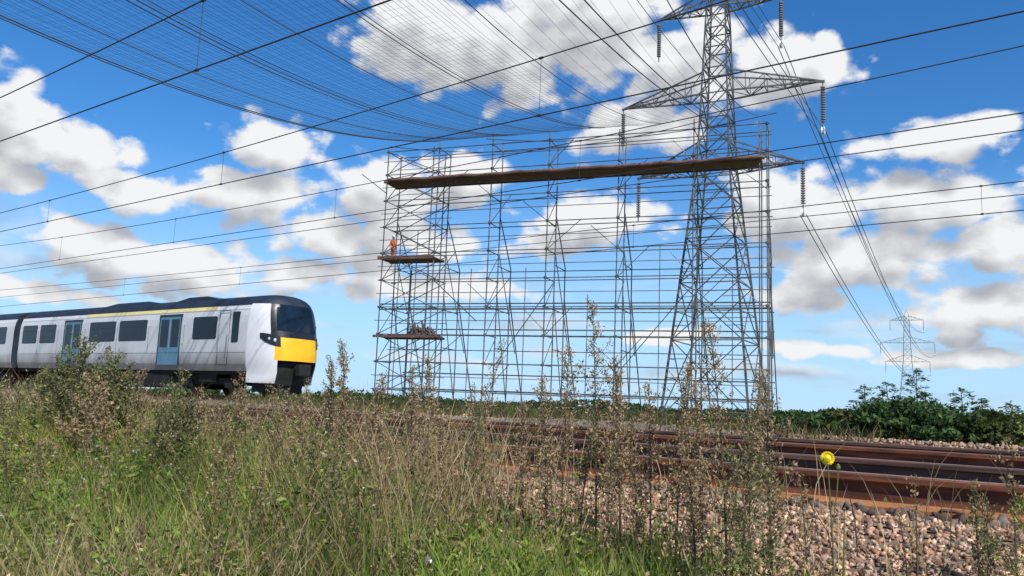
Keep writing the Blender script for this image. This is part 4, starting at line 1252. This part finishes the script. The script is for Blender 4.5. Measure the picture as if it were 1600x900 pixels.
# small white flower heads
n = 260
fx_, fy_ = scatter(n, -12, -1.5, 1.0, 3.2, lambda x, y: cover(x + .3, y) * (np.hypot(x, y) > 2.6) * (.15 + .85 * (patch(x, y, 1.9, 3) > .7)), rng)
v, f, sz, t = leaf_cloud(np.stack([fx_, fy_, gz(fy_) + rng.uniform(.25, .5, n)], -1), np.full((n, 3), .014), n * 5, .009, np.array([[.75, .73, .66], [.7, .66, .62]]), rng)
o = link_obj('white_flowers', fast_mesh('white_flowers', v, f, sz, MT['leaf'], t)); o['kind'] = 'stuff'
tag(o, 'tiny white flower heads dotted through the green grass', 'flowers')

# ------------------------------------------------------------------ tall weeds, one thing each
BROWNW = np.array([[.37, .255, .155], [.46, .335, .20], [.26, .175, .105], [.34, .29, .14]])
GREYW = np.array([[.165, .19, .07], [.24, .23, .10], [.12, .15, .055], [.31, .27, .13]])
def weed_geo(m, V, T, o, h, rng, tints, bushy, lw=1.0, plume=False):
    """one branching weed at o: stems into the builder m, small leaves and seed heads into V and T"""
    o = np.asarray(o, float)
    lean = rng.normal(size=2) * .06 * h
    stem = lambda t: o + np.array([lean[0] * t * t, lean[1] * t * t, h * t])
    m.tube([stem(t) for t in np.linspace(0, 1, 6)], .0036 + .002 * h, 5, .0012)
    nb = int((15 + 9 * h) * bushy * (1.9 if plume else 1))
    for k in range(nb):
        t = .12 + .86 * (k + rng.random()) / nb
        if plume: t = t ** .62
        b0 = stem(t); az_ = rng.uniform(0, 6.28)
        L = (.06 + .26 * (1 - t) ** .8) * h * rng.uniform(.5, 1.1) * (.6 + .4 * bushy) * (.42 if plume and rng.random() < .8 else 1)
        up = rng.uniform(.8, 2.0)
        dv = np.array([math.cos(az_), math.sin(az_), up]); dv /= np.linalg.norm(dv)
        m.tube([b0, b0 + dv * L * .5, b0 + dv * L + np.array([0, 0, .04 * L])], .0017, 3, .0007, cap=False)
        nl = int(12 + 190 * L)
        q = rng.random(nl) ** .7
        c = b0 + dv * (L * q)[:, None] + rng.normal(size=(nl, 3)) * .009
        a = dv * .6 + rng.normal(size=(nl, 3)) * .6; a /= np.linalg.norm(a, axis=1)[:, None]
        bb = np.cross(a, rng.normal(size=(nl, 3))); bb /= np.linalg.norm(bb, axis=1)[:, None]
        s = (rng.uniform(.0055, .0115, nl) * lw * (1.25 - .5 * t))[:, None]
        V.append(np.stack([c, c + a * s - bb * s * .42, c + a * s * 2, c + a * s + bb * s * .42], 1).reshape(-1, 3))
        T.append(np.repeat(tints[rng.integers(0, len(tints), nl)] * rng.uniform(.65, 1.25, nl)[:, None], 4, 0))
STEMC = np.array([.15, .11, .07, 1], np.float32)
def set_tint(o, c=STEMC):
    a = o.data.color_attributes.new('tint', 'FLOAT_COLOR', 'POINT')
    a.data.foreach_set('color', np.tile(np.array(c, np.float32), len(o.data.vertices)))
def leaf_obj(name, V, T, parent=None):
    V = np.concatenate(V); T = np.concatenate(T); n = len(V) // 4
    o = link_obj(name, fast_mesh(name, V, np.arange(4 * n), np.full(n, 4), MT['stem'], T), parent)
    o['kind'] = 'stuff'
    return o
def tall_weed(px, top, yw, label, seed, tints=BROWNW, bushy=1.0, name='tall_weed', cat='weed'):
    rng = np.random.default_rng(seed)
    p = at_y(px, top, yw); zb = float(gz(yw)); h = max(.3, p[2] - zb)
    root = empty(name, (p[0], p[1], zb)); tag(root, label, cat, 'tall weeds on the bank')
    m = MB(); V = []; T = []
    weed_geo(m, V, T, (0, 0, 0), h, rng, tints, bushy, 1.5 if px < 330 else (1.15 if px < 700 else .95), tints is BROWNW and px > 500)
    leaf_obj('seed_heads', V, T, root)
    set_tint(m.build('stem', MT['stem'], root))
# thickets of withered weeds too dense to count, over the middle of the bank and along the rails
rng = np.random.default_rng(77)
m = MB(); V = []; T = []
wx, wy = scatter(400, -15, -1.3, 1.9, 3.5, lambda x, y: near_w(x, y) * cover(x - 2.0, y) * (.25 + .75 * patch(x, y, 1.9, 6)) * (np.hypot(x, y) > 3.0), rng)
for x, y in zip(wx, wy):
    green = rng.random() < (.45 if x < -4.5 else .25)
    weed_geo(m, V, T, (x, y, float(gz(y))), rng.uniform(.22, .62) * (1.1 if x < -2.8 else .85), rng, GREYW if green else (BROWNW if rng.random() < .5 else DT[:4]), rng.uniform(.5, .9))
o = leaf_obj('weed_thicket', V, T); tag(o, 'thicket of withered brown and grey green weeds over the middle of the bank', 'weeds')
so_ = m.build('weed_stalks', MT['stem'], o); set_tint(so_); so_['kind'] = 'stuff'
TW = [  # px, top, lateral y, label, tints, bushiness
    (940, 478, 3.0, 'tallest slender dry weed rising in front of the scaffold middle', BROWNW, .9),
    (1138, 500, 2.9, 'tall dry weed rising between the legs of the pylon', BROWNW, .9),
    (885, 540, 3.2, 'weed with brown plumes left of the tallest one', BROWNW, 1.1),
    (960, 585, 3.1, 'short dry weed hard against the right of the tallest one', BROWNW, 1.2),
    (860, 590, 3.15, 'short brown plumed weed left of the brown plumes', BROWNW, 1.1),
    (1100, 600, 3.0, 'short dry weed under the left side of the pylon', BROWNW, 1.2),
    (1160, 580, 2.95, 'dry weed close to the right of the one between the pylon legs', BROWNW, 1.1),
    (975, 560, 3.0, 'branching dry weed just right of the tallest one', BROWNW, 1.0),
    (1060, 570, 3.1, 'dry weed in front of the left pylon leg', BROWNW, 1.1),
    (1020, 600, 3.2, 'shorter dry weed midway between the tallest weed and the pylon', BROWNW, 1.0),
    (1205, 590, 2.7, 'dry weed at the right foot of the scaffold', BROWNW, 1.0),
    (1170, 640, 2.9, 'low dark weed at the foot of the pylon', GREYW, 1.1),
    (748, 530, 3.3, 'thin weed below the second scaffold bay', BROWNW, .7),
    (690, 560, 3.4, 'thin brown weed under the low scaffold deck', BROWNW, .8),
    (650, 575, 3.3, 'short brown weed at the left scaffold foot', BROWNW, .9),
    (550, 535, 3.2, 'brown plumed weed in the gap between train and scaffold', BROWNW, 1.2),
    (522, 565, 3.3, 'smaller brown weed close to the train nose', BROWNW, 1.0),
    (580, 585, 3.1, 'short plumed weed left of the scaffold foot', BROWNW, 1.0),
    (132, 535, 3.0, 'tallest bushy grey green weed in front of the carriage', GREYW, 2.8),
    (105, 560, 3.0, 'bushy grey green weed at the left of the clump before the carriage', GREYW, 2.6),
    (165, 555, 3.05, 'bushy grey green weed at the right of the clump before the carriage', GREYW, 2.6),
    (190, 575, 3.1, 'low bushy weed at the right foot of the clump before the carriage', GREYW, 2.4),
    (80, 580, 3.1, 'low bushy weed at the left foot of the clump before the carriage', GREYW, 2.4),
    (150, 590, 2.8, 'brown bushy weed at the front of the clump before the carriage', BROWNW, 2.4),
    (215, 580, 3.2, 'brown weed below the middle train windows', BROWNW, 1.2),
    (280, 580, 2.9, 'upright weed below the second blue train door', GREYW, 1.1),
    (262, 600, 3.0, 'shorter weed beside the second blue train door', GREYW, 1.1),
    (320, 610, 3.1, 'weed below the last train window', BROWNW, 1.0),
    (385, 605, 3.2, 'weed below the train cab', BROWNW, 1.0),
    (440, 625, 3.3, 'low weed below the yellow train front', BROWNW, 1.0),
    (40, 600, 3.1, 'weed near the left edge below the carriage joint', GREYW, 1.2),
    (8, 620, 3.1, 'weed at the left picture edge', GREYW, 1.1),
    (600, 650, 2.9, 'straw coloured weed in the middle of the bank', DT[:4], 1.0),
    (740, 650, 3.0, 'dark leafy weed before the orange rail gap', GREYW, 1.2),
    (700, 660, 2.9, 'brown weed left of the orange rail gap', BROWNW, 1.1),
    (820, 630, 3.1, 'brown weed below the third scaffold tower', BROWNW, 1.2),
    (860, 660, 2.9, 'leaning straw weed below the third scaffold tower', DT[:4], .9),
    (910, 640, 3.0, 'dark weed at the foot of the tallest one', GREYW, .9),
    (950, 650, 2.8, 'brown weed at the foot of the tallest one', BROWNW, .9),
    (1000, 660, 2.9, 'brown weed between the two tallest weeds', BROWNW, 1.2),
    (1090, 650, 2.8, 'dry weed below the left pylon leg', BROWNW, 1.1),
    (1130, 670, 2.6, 'dark weed rooted at the bottom edge below the pylon', GREYW, .8),
    (1190, 700, 2.5, 'green leafy weed standing on the stones left of the yellow flower', GREYW, 1.0),
    (1210, 730, 2.6, 'low green weed left of the yellow flower', GREYW, .9),
    (1262, 740, 2.9, 'dry broken weed left of the yellow flower stem', DT[:4], .8),
    (1430, 740, 3.3, 'thin dry stalk in front of the near rail', DT[:4], .5),
    (1525, 755, 3.3, 'small grey green weed in front of the near rail at the right', GREYW, .9),
    (1540, 785, 3.3, 'short stalk beside the small grey green weed', GREYW, .8),
    (1580, 690, 2.9, 'pale branching weed at the right edge before the tracks', DT[:4], .8),
    (1600, 640, 2.8, 'pale yellow green weed cut by the right picture edge', GT[3:5], .9),
    (1420, 800, 2.9, 'bent dry stalk low on the stones', DT[:4], .5),
    (480, 680, 2.7, 'straw weed on the grass below the train front', DT[:4], 1.0),
    (350, 690, 2.6, 'straw weed in the grass left of centre', DT[:4], .9),
    (285, 625, 2.7, 'dark upright leafy weed in the grass below the second blue door', GREYW * .75, 1.8),
    (270, 640, 2.6, 'shorter dark leafy weed in the grass below the second blue door', GREYW * .75, 1.7),
    (505, 690, 2.6, 'dark green upright weed left of the straw stalks', GREYW * .7, 1.6),
    (540, 720, 2.4, 'dark green weed among the straw stalks', GREYW, 1.2),
]
for i, (px, top, yw, lab, tn, bsh) in enumerate(TW): tall_weed(px, top, yw, lab, 900 + i, tn, bsh)

# yellow flower on its stalk
fp = at_y(1293, 716, 2.9); zb = float(gz(2.9))
fl = empty('yellow_flower', (fp[0], fp[1], zb))
tag(fl, 'single bright yellow flower on a thin stalk in front of the rails', 'flower')
h = fp[2] - zb
m = MB(); m.tube([(.02, 0, 0), (.012, .005, h * .5), (0, 0, h)], .0035, 6, .0022)
st = m.build('stalk', MT['stem'], fl)
a = st.data.color_attributes.new('tint', 'FLOAT_COLOR', 'POINT'); a.data.foreach_set('color', np.tile(np.array([.16, .17, .07, 1], np.float32), len(st.data.vertices)))
cd_ = Vector(tuple(EYE - fp)).normalized()
q = cd_.to_track_quat('Z', 'Y')
for ringi, (nn_, r0, tilt) in enumerate(((18, .0225, .10), (16, .018, .40), (12, .013, .75))):
    for k in range(nn_):
        m = MB(); aa = 2 * math.pi * k / nn_ + ringi
        def P_(r, s, zz): return tuple(q @ Vector((r * math.cos(aa) - s * math.sin(aa), r * math.sin(aa) + s * math.cos(aa), zz)) + Vector((0, 0, h)))
        m.add([P_(.003, -.002, 0), P_(r0 * .6, -.0042, r0 * tilt * .6), P_(r0, -.0025, r0 * tilt), P_(r0, .0025, r0 * tilt), P_(r0 * .6, .0042, r0 * tilt * .6), P_(.003, .002, 0)], [(0, 1, 2, 3, 4, 5)])
        m.build('petal', MT['petal'], fl)
m = MB()
cpts = [tuple(q @ Vector((.0125 * math.cos(k * .785), .0125 * math.sin(k * .785), .0115)) + Vector((0, 0, h))) for k in range(8)] + [tuple(q @ Vector((0, 0, .0165)) + Vector((0, 0, h)))]
m.add(cpts, [(k, (k + 1) % 8, 8) for k in range(8)]); m.build('flower_centre', MT['petal'], fl)
b2 = MB(); b2.tube([(.012, .005, h * .6), (.028, .004, h * .8), (.034, .0, h * .93)], .002, 5)
b2.lathe([(.002, 0), (.008, .008), (.006, .018), (.001, .024)], (.034, 0, h * .93), 8)
st2 = b2.build('flower_bud', MT['stem'], fl); set_tint(st2, (.20, .22, .06, 1))
